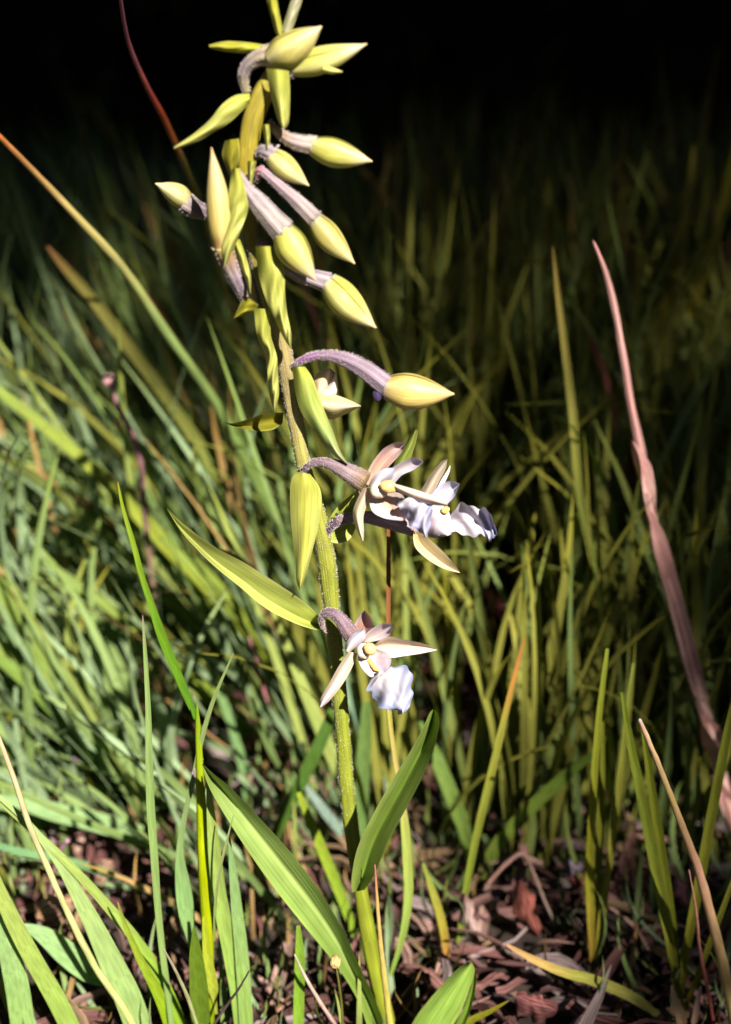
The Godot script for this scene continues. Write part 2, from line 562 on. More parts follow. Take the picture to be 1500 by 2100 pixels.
func litter():
	var shapes := [flake(0.45, 0.5), flake(0.16, 0.9), flake(0.08, 0.2)]
	var lists := [[], [], []]
	for k in 5200:
		var d := rng.randf_range(0.38, 1.5)
		var x := rng.randf_range(-1.0, 1.0) * (d * 0.29 + 0.05)
		var z := EYE.z - d
		var which: int = [0, 1, 2, 2, 2, 2, 2, 1][rng.randi() % 8]
		var l: float = [0.012, 0.026, 0.050][which] * rng.randf_range(0.4, 1.5)
		var b := Basis(Vector3.UP, rng.randf() * TAU) * Basis(Vector3(0, 0, 1), rng.randfn(0.0, 0.45)) * Basis(Vector3(1, 0, 0), rng.randfn(0.0, 0.8))
		var c: Color = [C(235, 190, 175), C(215, 160, 155), C(165, 115, 108), C(215, 190, 192), C(205, 170, 130), C(165, 110, 108)][rng.randi() % 6]
		lists[which].append([Transform3D(b * Basis.from_scale(Vector3(l, l, l)), Vector3(x, hump(x, z) + rng.randf_range(0.0, 0.008), z)), c * rng.randf_range(0.45, 1.1)])
	# the reddish heap beyond the farther flower
	var heap := []
	var hc := pt(1045, 1390, gz(1390))
	for k in 520:
		var a := rng.randf() * TAU
		var q := sqrt(rng.randf())
		var top := 0.05 * (1.0 - q * q) * rng.randf()
		var l := rng.randf_range(0.010, 0.032)
		var b := Basis(Vector3.UP, rng.randf() * TAU) * Basis(Vector3(0, 0, 1), rng.randfn(0.0, 0.7)) * Basis(Vector3(1, 0, 0), rng.randfn(0.0, 0.9))
		var c: Color = [C(225, 130, 125), C(205, 110, 100), C(190, 115, 70), C(240, 175, 180)][rng.randi() % 4]
		heap.append([Transform3D(b * Basis.from_scale(Vector3(l, l, l)), Vector3(hc.x + cos(a) * q * 0.05, hump(hc.x, hc.z) + top + 0.002, hc.z - 0.02 + sin(a) * q * 0.04)), c * rng.randf_range(0.6, 1.3)])
	scatter("dead_leaf_heap", shapes[1], M.litter, heap, "reddish brown heap of dead leaves beyond the farther open flower")
	scatter("leaf_litter", shapes[0], M.litter, lists[0], "small scraps of brown dead leaf on the soil")
	scatter("leaf_litter", shapes[1], M.litter, lists[1], "curled pinkish brown dead grass sheaths on the soil")
	scatter("leaf_litter", shapes[2], M.litter, lists[2], "thin straw bits lying crosswise on the soil")

func leaf_shape() -> ArrayMesh:
	var v := PackedVector3Array()
	var col := PackedColorArray()
	var uv := PackedVector2Array()
	for j in 5:
		var t := j / 4.0
		for i in 3:
			var s := i - 1.0
			v.append(Vector3(s * 0.30 * sin(PI * clampf(t * 0.9 + 0.06, 0, 1)), 0.10 * absf(s) - 0.2 * t * t, t - 0.5))
			col.append(Color.WHITE)
			uv.append(Vector2(s * 0.5 + 0.5, t))
	return sheet(v, 4, 2, col, uv)

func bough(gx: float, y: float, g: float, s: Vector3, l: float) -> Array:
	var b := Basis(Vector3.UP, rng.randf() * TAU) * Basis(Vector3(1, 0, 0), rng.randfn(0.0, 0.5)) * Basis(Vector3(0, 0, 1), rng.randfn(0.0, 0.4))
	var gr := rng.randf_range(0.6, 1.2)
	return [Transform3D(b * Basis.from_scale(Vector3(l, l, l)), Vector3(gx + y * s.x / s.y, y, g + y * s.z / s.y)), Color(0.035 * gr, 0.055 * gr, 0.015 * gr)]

func foliage():
	var leaf := leaf_shape()
	var over := []
	var s := SUN.normalized()
	for k in 70000:                                   # low boughs that keep the sky and sun off the ground well behind the orchid
		var y := rng.randf_range(1.25, 1.75)
		var gx := rng.randf_range(-2.6, 2.4)
		var g := rng.randf_range(-5.2, -0.75)
		if rng.randf() < smoothstep(-1.15, -0.75, g + noise.get_noise_2d(gx * 900.0, 9.0) * 0.1): continue
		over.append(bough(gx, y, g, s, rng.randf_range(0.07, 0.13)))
	for k in 12500:                                   # higher, thinner boughs that dapple the meadow beside it
		var y := rng.randf_range(2.6, 3.6)
		var gx := rng.randf_range(-1.0, 1.2)
		var g := rng.randf_range(-1.3, 0.45)
		if rng.randf() < lit_zone(gx, g) or (g > -0.17 and rng.randf() < 0.45): continue
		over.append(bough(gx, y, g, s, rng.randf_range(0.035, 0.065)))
	scatter("overhanging_foliage", leaf, M.leafage, over, "leafy boughs that shade the meadow behind the orchid")
	var wood := []
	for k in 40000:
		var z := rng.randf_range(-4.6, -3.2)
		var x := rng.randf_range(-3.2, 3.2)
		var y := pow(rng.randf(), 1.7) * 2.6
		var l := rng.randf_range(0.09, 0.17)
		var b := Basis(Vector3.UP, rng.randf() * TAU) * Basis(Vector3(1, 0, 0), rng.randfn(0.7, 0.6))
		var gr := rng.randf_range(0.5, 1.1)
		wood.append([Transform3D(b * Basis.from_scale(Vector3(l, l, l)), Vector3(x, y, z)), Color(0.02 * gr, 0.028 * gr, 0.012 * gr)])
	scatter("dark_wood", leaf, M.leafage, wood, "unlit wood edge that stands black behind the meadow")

# ---------------------------------------------------------------- single blades, stalks and dead leaves
# P: [px, py, width]; the root is the last point, on the ground at row `foot`; lean: how far (mm) the tip stands nearer than the root
func placed(P: Array, foot: float, lean: float) -> Array:
	var z := gz(foot) * 1000.0
	var out := []
	for i in P.size():
		var t := 1.0 - float(i) / (P.size() - 1)
		out.append([P[i][0], P[i][1], z + lean * t, P[i][2]])
	return out

func lone(called: String, label: String, category: String, P: Array, foot: float, lean: float, cols: Array, group := "", round_ := false, fold := 0.22, roll := 0.25) -> MeshInstance3D:
	var Q := placed(P, foot, lean)
	var o: MeshInstance3D
	if round_: o = part(called, stalk(Q, cols, 60, 9, 0, 0.0, 0.22), M.straw, self)
	else: o = part(called, blade(Q, cols, fold, roll), M.grass, self)
	tag(o, label, category, group)
	return o

const GB := "single grass blades standing out of the meadow"
const DS := "dry stalks standing out of the meadow"
const DL := "dead leaves lying on the soil"

func fallen(label: String, px: float, py: float, w: float, h: float, turn: float, lift: float, c: Color, c2: Color, called := "dead_leaf"):
	# a curled dead leaf w x h pixels big, lying tilted towards the viewer at that spot of ground
	var L := []
	var R := []
	for k in 6:
		var t := k / 5.0
		var wd := h * 0.5 * sin(PI * clampf(t * 0.86 + 0.08, 0, 1)) * (1.0 + 0.2 * sin(t * 9.0 + px))
		var cx := (t - 0.5) * w
		var bend := 0.08 * w * sin(PI * t)
		L.append([px + cx * cos(turn) - (wd + bend) * sin(turn), py + cx * sin(turn) + (wd + bend) * cos(turn)])
		R.append([px + cx * cos(turn) - (-wd + bend) * sin(turn), py + cx * sin(turn) + (-wd + bend) * cos(turn)])
	var z := gz(py + h * 0.6 + lift) * 1000.0 + 6.0
	var me := patch(L, R, {"z": z, "bulge": 4.0, "ruf": 1.5, "rn": 2.0, "scal": h * 0.08, "cols": [[0.0, c2], [0.35, c], [0.8, c], [1.0, c2]], "n": 16, "m": 8, "speck": 0.25})
	var o := part(called, me, M.litter, self)
	tag(o, label, "dead leaf" if called == "dead_leaf" else called.replace("_", " "), DL)

func singles():
	var gr := C(120, 150, 75)
	var br := C(165, 195, 100)
	var yl := C(180, 200, 75)
	var bl := C(165, 198, 140)
	var ol := C(165, 160, 70)
	var tan_ := C(205, 165, 110)
	var pk := C(200, 135, 125)
	# behind the orchid, towards the dark, on the open side
	lone("rush_stalk", "long rush stalk with orange tip crossing the dark beside the buds", "stalk", [[-12, 268, 11], [60, 342, 13], [130, 415, 15], [250, 545, 18], [330, 665, 20], [400, 765, 20], [455, 850, 20], [520, 980, 20], [600, 1130, 20], [690, 1330, 18], [740, 1480, 16]], 1480, 140.0, [[0, C(230, 130, 60)], [0.08, C(225, 165, 100)], [0.2, C(200, 180, 110)], [0.4, C(140, 165, 95)], [1, C(110, 140, 60)]], DS, true)
	lone("grass_stalk", "thin reddish dry stalk rising past the highest bract into the black", "stalk", [[244, -30, 8], [262, 80, 9], [298, 170, 11], [340, 250, 12], [378, 335, 13], [405, 400, 12], [430, 480, 12], [455, 570, 12], [510, 760, 12], [570, 960, 12], [640, 1400, 12]], 1400, 200.0, [[0, C(150, 90, 115)], [0.14, C(165, 90, 100)], [0.26, C(190, 75, 50)], [0.33, C(185, 100, 50)], [0.4, C(130, 120, 55)], [1, C(120, 120, 60)]], DS, true)
	lone("grass_shoot", "dim olive blade with a brown tip below the long rush stalk", "grass", [[98, 505, 4], [130, 545, 16], [180, 602, 20], [245, 685, 24], [330, 800, 24], [420, 930, 24], [520, 1100, 24], [600, 1260, 18], [660, 1440, 14]], 1450, 10.0, [[0, C(190, 130, 90)], [0.2, C(160, 150, 75)], [1, gr]], GB)
	lone("grass_shoot", "olive blade with a reddish tip next to the rush stalk's middle", "grass", [[298, 598, 3], [320, 635, 13], [350, 685, 17], [420, 790, 19], [480, 885, 20], [560, 1040, 20], [640, 1240, 16], [700, 1430, 14]], 1450, 20.0, [[0, C(205, 105, 70)], [0.25, C(170, 130, 70)], [0.5, gr], [1, gr]], GB)
	lone("grass_shoot", "soft olive blade leaning under the rush stalk towards the curled bract", "grass", [[266, 715, 3], [300, 765, 20], [345, 830, 28], [400, 905, 30], [460, 990, 30], [520, 1090, 30], [600, 1250, 22]], 1300, 20.0, [[0, C(150, 125, 80)], [0.25, C(150, 160, 80)], [1, gr]], GB)
	lone("grass_shoot", "broad bright diagonal blade running from the edge to below the tilted leaf", "grass", [[-30, 778, 16], [60, 850, 21], [140, 915, 24], [210, 980, 26], [290, 1062, 29], [370, 1150, 32], [450, 1245, 30], [540, 1350, 26], [640, 1470, 20]], 1500, 50.0, [[0, C(165, 190, 95)], [0.4, C(175, 190, 80)], [1, C(165, 180, 60)]], GB)
	lone("grass_shoot", "green blade rising behind the thin grey grass point", "grass", [[378, 830, 3], [405, 900, 18], [440, 985, 22], [480, 1065, 22], [525, 1160, 22], [580, 1290, 18]], 1400, 10.0, [[0, gr], [1, C(120, 145, 70)]], GB)
	lone("grass_shoot", "thin grey green grass point above the tilted leaf's tip", "grass", [[404, 832, 3], [432, 890, 8], [462, 962, 10], [490, 1022, 13], [512, 1082, 14], [540, 1180, 15], [590, 1330, 14]], 1400, 20.0, [[0, C(170, 170, 160)], [0.4, C(150, 165, 140)], [1, C(120, 150, 95)]], GB)
	lone("grass_shoot", "pale blade sloping down across the broad diagonal blade", "grass", [[-50, 918, 12], [60, 957, 15], [140, 985, 15], [230, 1045, 14], [330, 1140, 14], [420, 1260, 12]], 1320, 40.0, [[0, C(185, 205, 115)], [1, C(140, 170, 80)]], GB)
	lone("grass_shoot", "straight pale green blade sloping up to meet the diagonal one", "grass", [[184, 998, 6], [130, 1018, 17], [60, 1043, 19], [-20, 1068, 19], [-120, 1130, 18]], 1300, 40.0, [[0, C(160, 190, 105)], [1, C(150, 185, 105)]], GB)
	var kn := root("seed_stalk")
	tag(kn, "pinkish bent stalk ending in a small round pale head", "seed stalk")
	var kp := placed([[229, 792, 10], [240, 830, 11], [262, 872, 11], [280, 915, 12], [290, 962, 12], [300, 1080, 12], [330, 1340, 12], [345, 1560, 12]], 1600, 20.0)
	part("stem", stalk(kp, [[0, C(215, 160, 165)], [0.5, C(165, 120, 130)], [1, C(140, 130, 80)]], 30, 9), M.straw, kn)
	var kc := pt(225, 780, gz(1600) + 0.02)
	part("head", lump(kc, 15 * mpp(kc), 15 * mpp(kc), 14 * mpp(kc), 0.3, [[0, C(255, 210, 205)], [1, C(190, 130, 140)]], 0.12), M.straw, kn)
	# open side, near
	lone("grass_shoot", "bluish green broad blade bending low at the meadow's open edge", "grass", [[-40, 1270, 22], [30, 1310, 30], [90, 1370, 34], [150, 1440, 30], [230, 1540, 24]], 1600, 30.0, [[0, bl], [1, C(130, 165, 100)]], GB)
	lone("grass_shoot", "yellow green wide blade arching over the bluish blade", "grass", [[-40, 1140, 20], [0, 1200, 30], [40, 1280, 34], [85, 1360, 30], [140, 1450, 22]], 1620, 30.0, [[0, C(180, 205, 110)], [1, C(150, 180, 80)]], GB)
	lone("grass_shoot", "long pale green blade slanting down behind the sharp green blade", "grass", [[60, 1130, 10], [160, 1200, 20], [260, 1275, 26], [350, 1345, 28], [430, 1420, 28], [520, 1520, 22]], 1560, 30.0, [[0, C(150, 180, 110)], [0.5, C(165, 185, 85)], [1, C(140, 170, 60)]], GB)
	lone("grass_shoot", "yellow green blade slanting beneath the tilted leaf towards the stem", "grass", [[330, 1100, 14], [420, 1180, 30], [490, 1260, 32], [560, 1340, 30], [640, 1440, 24]], 1540, 20.0, [[0, C(160, 185, 90)], [1, C(165, 180, 60)]], GB)
	lone("grass_shoot", "dark green blade leaning over the pale litter near the edge", "grass", [[-30, 1330, 18], [60, 1400, 32], [130, 1470, 36], [200, 1550, 30], [260, 1630, 18]], 1660, 20.0, [[0, C(150, 180, 90)], [1, C(100, 140, 60)]], GB)
	lone("grass_shoot", "narrow green blade parallel to the dark green one above it", "grass", [[90, 1380, 14], [130, 1440, 20], [180, 1510, 22], [225, 1590, 20], [250, 1640, 14]], 1650, 20.0, [[0, C(175, 195, 110)], [1, C(135, 170, 80)]], GB)
	# the sharp grass with its culm
	var gp := root("grass_plant")
	tag(gp, "grass with glowing yellow green culm and one thin upright blade", "grass plant")
	part("blade", blade(placed([[242, 988, 2], [252, 1040, 7], [275, 1120, 11], [290, 1178, 12], [308, 1232, 14], [332, 1305, 19], [357, 1365, 18], [382, 1425, 16], [403, 1474, 10]], 2130, 0.0), [[0, C(190, 150, 60)], [0.06, C(165, 190, 60)], [0.5, C(120, 165, 45)], [1, C(95, 150, 40)]], 0.3, 0.2), M.grass, gp)
	part("culm", stalk(placed([[404, 1440, 3], [407, 1500, 12], [411, 1600, 16], [415, 1700, 21], [420, 1800, 24], [426, 1900, 24], [428, 2000, 22], [430, 2160, 22]], 2160, 0.0), [[0, C(130, 170, 50)], [0.4, C(205, 225, 20)], [0.75, C(190, 205, 20)], [1, C(120, 150, 30)]], 30, 10), M.grass, gp)
	part("blade", blade(placed([[424, 1585, 3], [432, 1660, 16], [440, 1750, 26], [452, 1850, 30], [472, 1950, 32], [490, 2050, 32], [500, 2160, 28]], 2160, 6.0), [[0, C(190, 160, 140)], [0.15, C(180, 205, 110)], [1, C(165, 205, 100)]], 0.3, 0.2), M.grass, gp)
	part("blade", blade(placed([[470, 1712, 3], [478, 1790, 16], [487, 1880, 24], [497, 1980, 28], [508, 2160, 28]], 2160, 4.0), [[0, C(150, 190, 130)], [1, C(165, 200, 110)]], 0.2, 0.3), M.grass, gp)
	part("sheath", blade(placed([[418, 1880, 6], [425, 1960, 18], [436, 2020, 22], [440, 2050, 10], [444, 2080, 6]], 2160, 9.0), [[0, C(200, 215, 60)], [1, C(190, 205, 90)]], 0.3, 0.3, 16), M.grass, gp)
	part("sheath", blade(placed([[398, 1900, 4], [402, 1960, 28], [408, 2030, 38], [412, 2100, 40], [414, 2170, 38]], 2170, 12.0), [[0, C(120, 150, 50)], [1, C(110, 140, 45)]], 0.2, 0.2, 16), M.grass, gp)
	var hk := pt(405, 1572, gz(2130) + 0.006)
	part("husk", lump(hk, 9 * mpp(hk), 24 * mpp(hk), 9 * mpp(hk), -0.25, [[0, C(205, 190, 200)], [1, C(170, 155, 160)]], 0.3), M.straw, gp)
	lone("grass_shoot", "blue green twisted blade whose tip stands before the glowing culm", "grass", [[479, 1340, 2], [440, 1430, 8], [415, 1512, 10], [396, 1600, 10], [378, 1680, 11], [369, 1750, 16], [376, 1820, 32], [384, 1880, 31], [394, 1945, 12], [405, 2080, 10]], 2120, 14.0, [[0, C(160, 180, 110)], [0.4, C(155, 182, 120)], [0.7, C(160, 205, 130)], [1, C(150, 190, 110)]], GB, false, 0.15, 0.15)
	lone("grass_shoot", "upright slender light green blade standing clear beside the glowing culm", "grass", [[293, 1262, 2], [298, 1340, 8], [304, 1450, 11], [306, 1550, 15], [309, 1650, 17], [316, 1750, 16], [323, 1850, 14], [333, 1950, 13], [346, 2050, 12], [360, 2170, 10]], 2170, 8.0, [[0, C(190, 150, 150)], [0.08, C(165, 195, 120)], [1, C(165, 200, 120)]], GB, false, 0.3, 0.2)
	lone("straw_stalk", "pale bristly straw stalk sweeping down over the broad wet blades", "stalk", [[-14, 1480, 8], [30, 1600, 11], [60, 1690, 12], [95, 1772, 13], [130, 1852, 13], [165, 1925, 14], [202, 1992, 14], [250, 2062, 15], [310, 2170, 15]], 2170, 14.0, [[0, C(235, 205, 165)], [0.3, C(225, 220, 160)], [1, C(205, 220, 130)]], DS, true)
	lone("grass_shoot", "yellow green blade below the straw stalk reaching the frame's lower edge", "grass", [[-30, 1618, 12], [83, 1717, 15], [167, 1800, 18], [233, 1873, 21], [283, 1935, 24], [330, 2010, 28], [390, 2160, 32]], 2160, 4.0, [[0, C(185, 205, 125)], [0.6, C(175, 205, 100)], [1, C(150, 195, 40)]], GB, false, 0.3, 0.2)
	lone("grass_shoot", "wide pale green blade lying along the straw stalk", "grass", [[-30, 1610, 8], [60, 1690, 12], [120, 1768, 18], [158, 1832, 28], [196, 1905, 38], [236, 1990, 50], [268, 2060, 54], [305, 2170, 50]], 2170, 2.0, [[0, C(190, 215, 140)], [1, C(170, 205, 125)]], GB, false, 0.12, 0.15)
	lone("grass_shoot", "thick yellow green blade cutting the lower corner beside the bluish blade", "grass", [[-40, 1730, 20], [0, 1830, 28], [35, 1905, 34], [75, 1980, 36], [115, 2050, 38], [170, 2160, 38]], 2160, 16.0, [[0, C(200, 220, 120)], [1, C(170, 205, 100)]], GB, false, 0.2, 0.2)
	lone("grass_shoot", "bluish green broad blade lying level over the dark hollow", "grass", [[-30, 1640, 26], [60, 1656, 34], [150, 1674, 40], [220, 1692, 40], [290, 1712, 36]], 1760, 20.0, [[0, C(165, 202, 140)], [1, C(175, 212, 145)]], GB, false, 0.25, 0.2)
	lone("grass_shoot", "narrow level blade just under the broad bluish one", "grass", [[-20, 1730, 12], [60, 1752, 17], [140, 1768, 18], [200, 1782, 14], [240, 1795, 8]], 1860, 20.0, [[0, C(130, 180, 130)], [1, C(140, 180, 110)]], GB)
	lone("grass_shoot", "bluish green upright blade in the lower corner behind the thick blade", "grass", [[-12, 1860, 20], [18, 1950, 42], [38, 2040, 48], [55, 2170, 46]], 2170, 2.0, [[0, C(168, 205, 140)], [1, C(165, 205, 115)]], GB, false, 0.1, 0.2)
	lone("grass_shoot", "drooping bluish green leaf crossed by a dark shadow band low down", "grass", [[40, 1896, 6], [90, 1918, 34], [140, 1958, 48], [190, 1994, 46], [232, 2016, 20], [260, 2040, 8]], 2080, 4.0, [[0, C(165, 202, 140)], [1, C(165, 210, 130)]], GB, false, 0.1, 0.2)
	lone("grass_shoot", "short yellow green spike in front of the wide pale blade", "grass", [[242, 1850, 3], [258, 1900, 10], [290, 1972, 16], [330, 2050, 24], [370, 2160, 30]], 2160, 16.0, [[0, C(195, 170, 110)], [0.15, C(180, 200, 80)], [1, C(160, 200, 30)]], GB, false, 0.35, 0.2)
	lone("grass_shoot", "thin pale wisp standing in front of the pale culm blade", "grass", [[479, 1672, 2], [462, 1738, 5], [448, 1800, 6], [442, 1860, 6], [440, 1930, 5]], 2160, 22.0, [[0, C(205, 215, 150)], [1, C(165, 190, 110)]], GB)
	lone("grass_stalk", "thin bare stalk crossing the pale wisp's foot", "stalk", [[335, 1945, 4], [360, 1990, 6], [385, 2045, 8], [410, 2120, 8], [430, 2180, 8]], 2180, 24.0, [[0, C(190, 170, 150)], [1, C(175, 200, 120)]], DS, true)
	lone("grass_stalk", "dark purple bare stalk leaning over the culm's blades", "stalk", [[512, 1990, 3], [490, 2028, 5], [465, 2062, 6], [430, 2115, 6], [400, 2160, 6]], 2160, 30.0, [[0, C(110, 90, 100)], [1, C(130, 110, 100)]], DS, true)
	lone("grass_shoot", "bright green upright blade near the dark leaf of the orchid", "grass", [[612, 1898, 8], [615, 1960, 20], [614, 2030, 22], [610, 2170, 22]], 2170, 6.0, [[0, C(150, 190, 70)], [1, C(150, 195, 70)]], GB, false, 0.2, 0.2)
	lone("straw_stalk", "whitish broken straw leaning at the orchid's foot", "stalk", [[604, 1956, 3], [630, 2010, 7], [660, 2060, 8], [692, 2108, 8], [720, 2150, 8]], 2150, 20.0, [[0, C(240, 225, 205)], [0.6, C(225, 190, 180)], [1, C(150, 90, 90)]], DS, true)
	var sh := root("seedhead")
	tag(sh, "tiny ribbed cream seed head on a thread stalk by the orchid's foot", "seed head")
	var sc := pt(688, 1972, gz(2160) + 0.025)
	part("capsule", lump(sc, 11 * mpp(sc), 13 * mpp(sc), 11 * mpp(sc), 0.2, [[0, C(205, 150, 90)], [0.4, C(235, 215, 150)], [1, C(215, 195, 120)]], 0.18), M.straw, sh)
	part("stem", stalk(placed([[690, 1984, 4], [697, 2030, 5], [702, 2080, 5], [706, 2170, 5]], 2160, 25.0), [[0, C(150, 140, 70)], [1, C(140, 130, 60)]], 14, 7), M.straw, sh)
	# behind and round the orchid's stem
	lone("grass_shoot", "blue grey blade slanting behind the orchid's lowest leaf", "grass", [[708, 1385, 6], [722, 1430, 16], [742, 1495, 20], [766, 1562, 20], [792, 1622, 18], [815, 1690, 14]], 1720, 0.0, [[0, C(150, 180, 150)], [1, C(130, 165, 140)]], GB)
	lone("grass_shoot", "blue grey blade sloping into the stem below the lowest flower", "grass", [[622, 1604, 5], [645, 1636, 16], [675, 1676, 20], [708, 1715, 18], [740, 1752, 14]], 1770, 0.0, [[0, C(165, 190, 180)], [1, C(140, 170, 150)]], GB)
	lone("grass_shoot", "wide muted green blade upright just behind the stem", "grass", [[752, 1440, 18], [748, 1520, 28], [742, 1600, 30], [738, 1680, 30], [734, 1780, 26]], 1790, 0.0, [[0, C(120, 150, 80)], [1, C(125, 160, 90)]], GB)
	lone("grass_shoot", "tall thin blade, brown above and yellow below, behind the flowers", "grass", [[797, 1060, 6], [797, 1150, 9], [797, 1260, 9], [797, 1380, 8], [799, 1460, 8], [808, 1540, 9], [822, 1620, 10], [830, 1690, 17], [835, 1760, 19], [838, 1830, 19], [828, 1910, 14], [805, 1990, 8], [780, 2060, 6]], 2040, 10.0, [[0, C(170, 110, 70)], [0.25, C(190, 125, 85)], [0.33, C(225, 215, 110)], [0.5, C(220, 195, 130)], [0.6, C(200, 215, 110)], [1, C(150, 190, 90)]], GB, false, 0.25, 0.2)
	lone("straw_stalk", "pale straw with a pink point close beside the orchid's foot", "stalk", [[769, 1772, 3], [774, 1850, 7], [782, 1950, 10], [794, 2050, 14], [808, 2170, 16]], 2170, 12.0, [[0, C(200, 120, 110)], [0.25, C(225, 190, 120)], [1, C(205, 205, 90)]], DS, true)
	lone("grass_shoot", "dark green ridged blade crossing behind the stem under the flower", "grass", [[684, 1455, 20], [660, 1515, 26], [634, 1568, 28], [604, 1630, 26], [575, 1690, 24], [545, 1750, 18]], 1790, 10.0, [[0, C(110, 150, 70)], [1, C(90, 125, 50)]], GB)
	lone("grass_stalk", "brown pink bare stalk tilting below the tilted leaf", "stalk", [[511, 1305, 3], [524, 1350, 8], [543, 1418, 10], [566, 1482, 10], [592, 1542, 10], [625, 1610, 10]], 1640, 12.0, [[0, C(220, 160, 165)], [0.3, C(190, 110, 120)], [0.5, C(190, 140, 140)], [1, C(140, 130, 90)]], DS, true)
	lone("grass_shoot", "blue green leaning blade beyond the twisted blade's tip", "grass", [[420, 1345, 4], [445, 1405, 14], [468, 1465, 20], [486, 1520, 22], [500, 1580, 20], [506, 1640, 12]], 1660, 8.0, [[0, C(150, 185, 120)], [1, C(140, 185, 120)]], GB)
	lone("grass_shoot", "yellow green blade seen under the dark ridged blade", "grass", [[612, 1625, 10], [645, 1705, 20], [672, 1770, 22], [700, 1840, 20], [730, 1920, 16]], 1930, 4.0, [[0, C(165, 185, 60)], [1, C(150, 185, 60)]], GB)
	lone("grass_stalk", "reddish thin stalk upright behind the lowest bud", "stalk", [[652, 470, 6], [660, 550, 10], [667, 640, 11], [672, 730, 11], [678, 850, 10], [690, 1100, 10]], 1150, 10.0, [[0, C(160, 110, 120)], [0.3, C(190, 110, 80)], [0.6, C(150, 120, 60)], [1, C(120, 120, 60)]], DS, true)
	# the shaded side
	var dk := root("dry_stalk")
	tag(dk, "thick pinkish dry stalk slanting through the shade, twisted at its joints", "stalk", DS)
	var dc := [[0, C(200, 140, 136)], [0.15, C(242, 188, 182)], [0.3, C(222, 165, 160)], [0.5, C(250, 205, 196)], [0.68, C(220, 168, 160)], [0.8, C(252, 208, 198)], [1, C(225, 175, 165)]]
	part("stem", stalk(placed([[1216, 492, 5], [1242, 560, 11], [1262, 640, 15], [1276, 720, 16], [1292, 820, 18], [1312, 920, 20], [1330, 1020, 19], [1349, 1110, 22], [1373, 1200, 25], [1398, 1290, 26], [1421, 1380, 27], [1443, 1455, 23], [1466, 1540, 24], [1494, 1650, 24], [1522, 1760, 22]], 1790, 0.0), dc, 70, 12, 4, 0.14, 0.25), M.straw, dk)
	part("sheath", blade(placed([[1296, 905, 4], [1312, 950, 20], [1326, 1005, 25], [1336, 1060, 14], [1344, 1090, 5]], 1790, 6.0), dc, 0.6, 0.9), M.straw, dk)
	part("sheath", blade(placed([[1334, 1050, 5], [1348, 1110, 30], [1374, 1200, 31], [1400, 1292, 32], [1424, 1380, 30], [1442, 1440, 20], [1450, 1465, 6]], 1790, 5.0), dc, 0.5, 0.5), M.straw, dk)
	part("sheath", blade(placed([[1438, 1455, 5], [1452, 1500, 30], [1466, 1545, 28], [1474, 1580, 8]], 1790, 5.0), dc, 0.6, 0.9, 16), M.straw, dk)
	part("sheath", blade(placed([[1462, 1590, 6], [1486, 1640, 32], [1502, 1690, 30], [1512, 1730, 8]], 1790, 5.0), dc, 0.6, 0.7, 16), M.straw, dk)
	lone("dry_stalk", "thinner reddish dry stalk leaning against the thick pinkish one", "stalk", [[1186, 630, 4], [1212, 695, 10], [1238, 765, 13], [1260, 845, 14], [1280, 925, 14], [1300, 1010, 12], [1330, 1160, 10]], 1400, 6.0, [[0, C(170, 90, 85)], [1, C(200, 130, 110)]], DS, true)
	lone("grass_shoot", "tall clear olive blade standing before the thick pinkish stalk", "grass", [[1134, 505, 2], [1144, 600, 10], [1160, 725, 14], [1175, 850, 17], [1186, 985, 17], [1202, 1085, 15], [1226, 1172, 14], [1248, 1250, 14], [1272, 1350, 15], [1294, 1450, 16], [1318, 1580, 14]], 1640, 0.0, [[0, C(190, 165, 90)], [0.5, C(165, 180, 85)], [1, C(150, 175, 70)]], GB)
	lone("grass_shoot", "ochre olive blade curving up beyond the pinkish stalk", "grass", [[1424, 300, 5], [1416, 380, 14], [1402, 460, 20], [1380, 560, 24], [1352, 690, 26], [1336, 810, 26], [1330, 950, 24], [1325, 1150, 20]], 1250, 0.0, [[0, C(150, 140, 60)], [1, C(185, 165, 50)]], GB)
	lone("grass_shoot", "ochre olive blade crossing the purple stalk beyond the pinkish one", "grass", [[1512, 290, 12], [1488, 400, 18], [1460, 510, 22], [1424, 620, 24], [1380, 740, 24], [1342, 860, 24], [1318, 1000, 20], [1300, 1180, 16]], 1250, 20.0, [[0, C(170, 160, 60)], [1, C(165, 150, 45)]], GB)
	lone("grass_shoot", "low ochre blade splaying outward beneath the crossing one", "grass", [[1530, 650, 10], [1480, 728, 18], [1420, 822, 22], [1365, 915, 22], [1320, 1010, 18], [1280, 1150, 14]], 1250, 20.0, [[0, C(175, 160, 60)], [1, C(150, 140, 50)]], GB)
	lone("grass_stalk", "purple stalk behind the crossing ochre blade", "stalk", [[1448, 425, 6], [1472, 495, 13], [1500, 590, 15], [1535, 740, 15], [1600, 1100, 14]], 1150, 0.0, [[0, C(150, 85, 110)], [1, C(190, 110, 140)]], DS, true)
	lone("grass_shoot", "very dim olive blade pointing up above the highest open flower", "grass", [[862, 360, 4], [878, 480, 16], [892, 590, 20], [905, 700, 24], [930, 900, 24], [950, 1120, 20]], 1200, 0.0, [[0, C(150, 140, 70)], [1, C(165, 160, 60)]], GB)
	var ta := root("sedge_tuft")
	tag(ta, "sedge tuft of two olive blades rising beside the black hollow", "sedge tuft")
	part("blade", blade(placed([[1246, 1330, 7], [1232, 1440, 12], [1221, 1560, 14], [1214, 1680, 16], [1210, 1790, 18], [1212, 1890, 15], [1216, 1995, 8]], 2000, 0.0), [[0, C(150, 165, 60)], [0.7, C(190, 190, 60)], [1, C(205, 160, 80)]]), M.grass, ta)
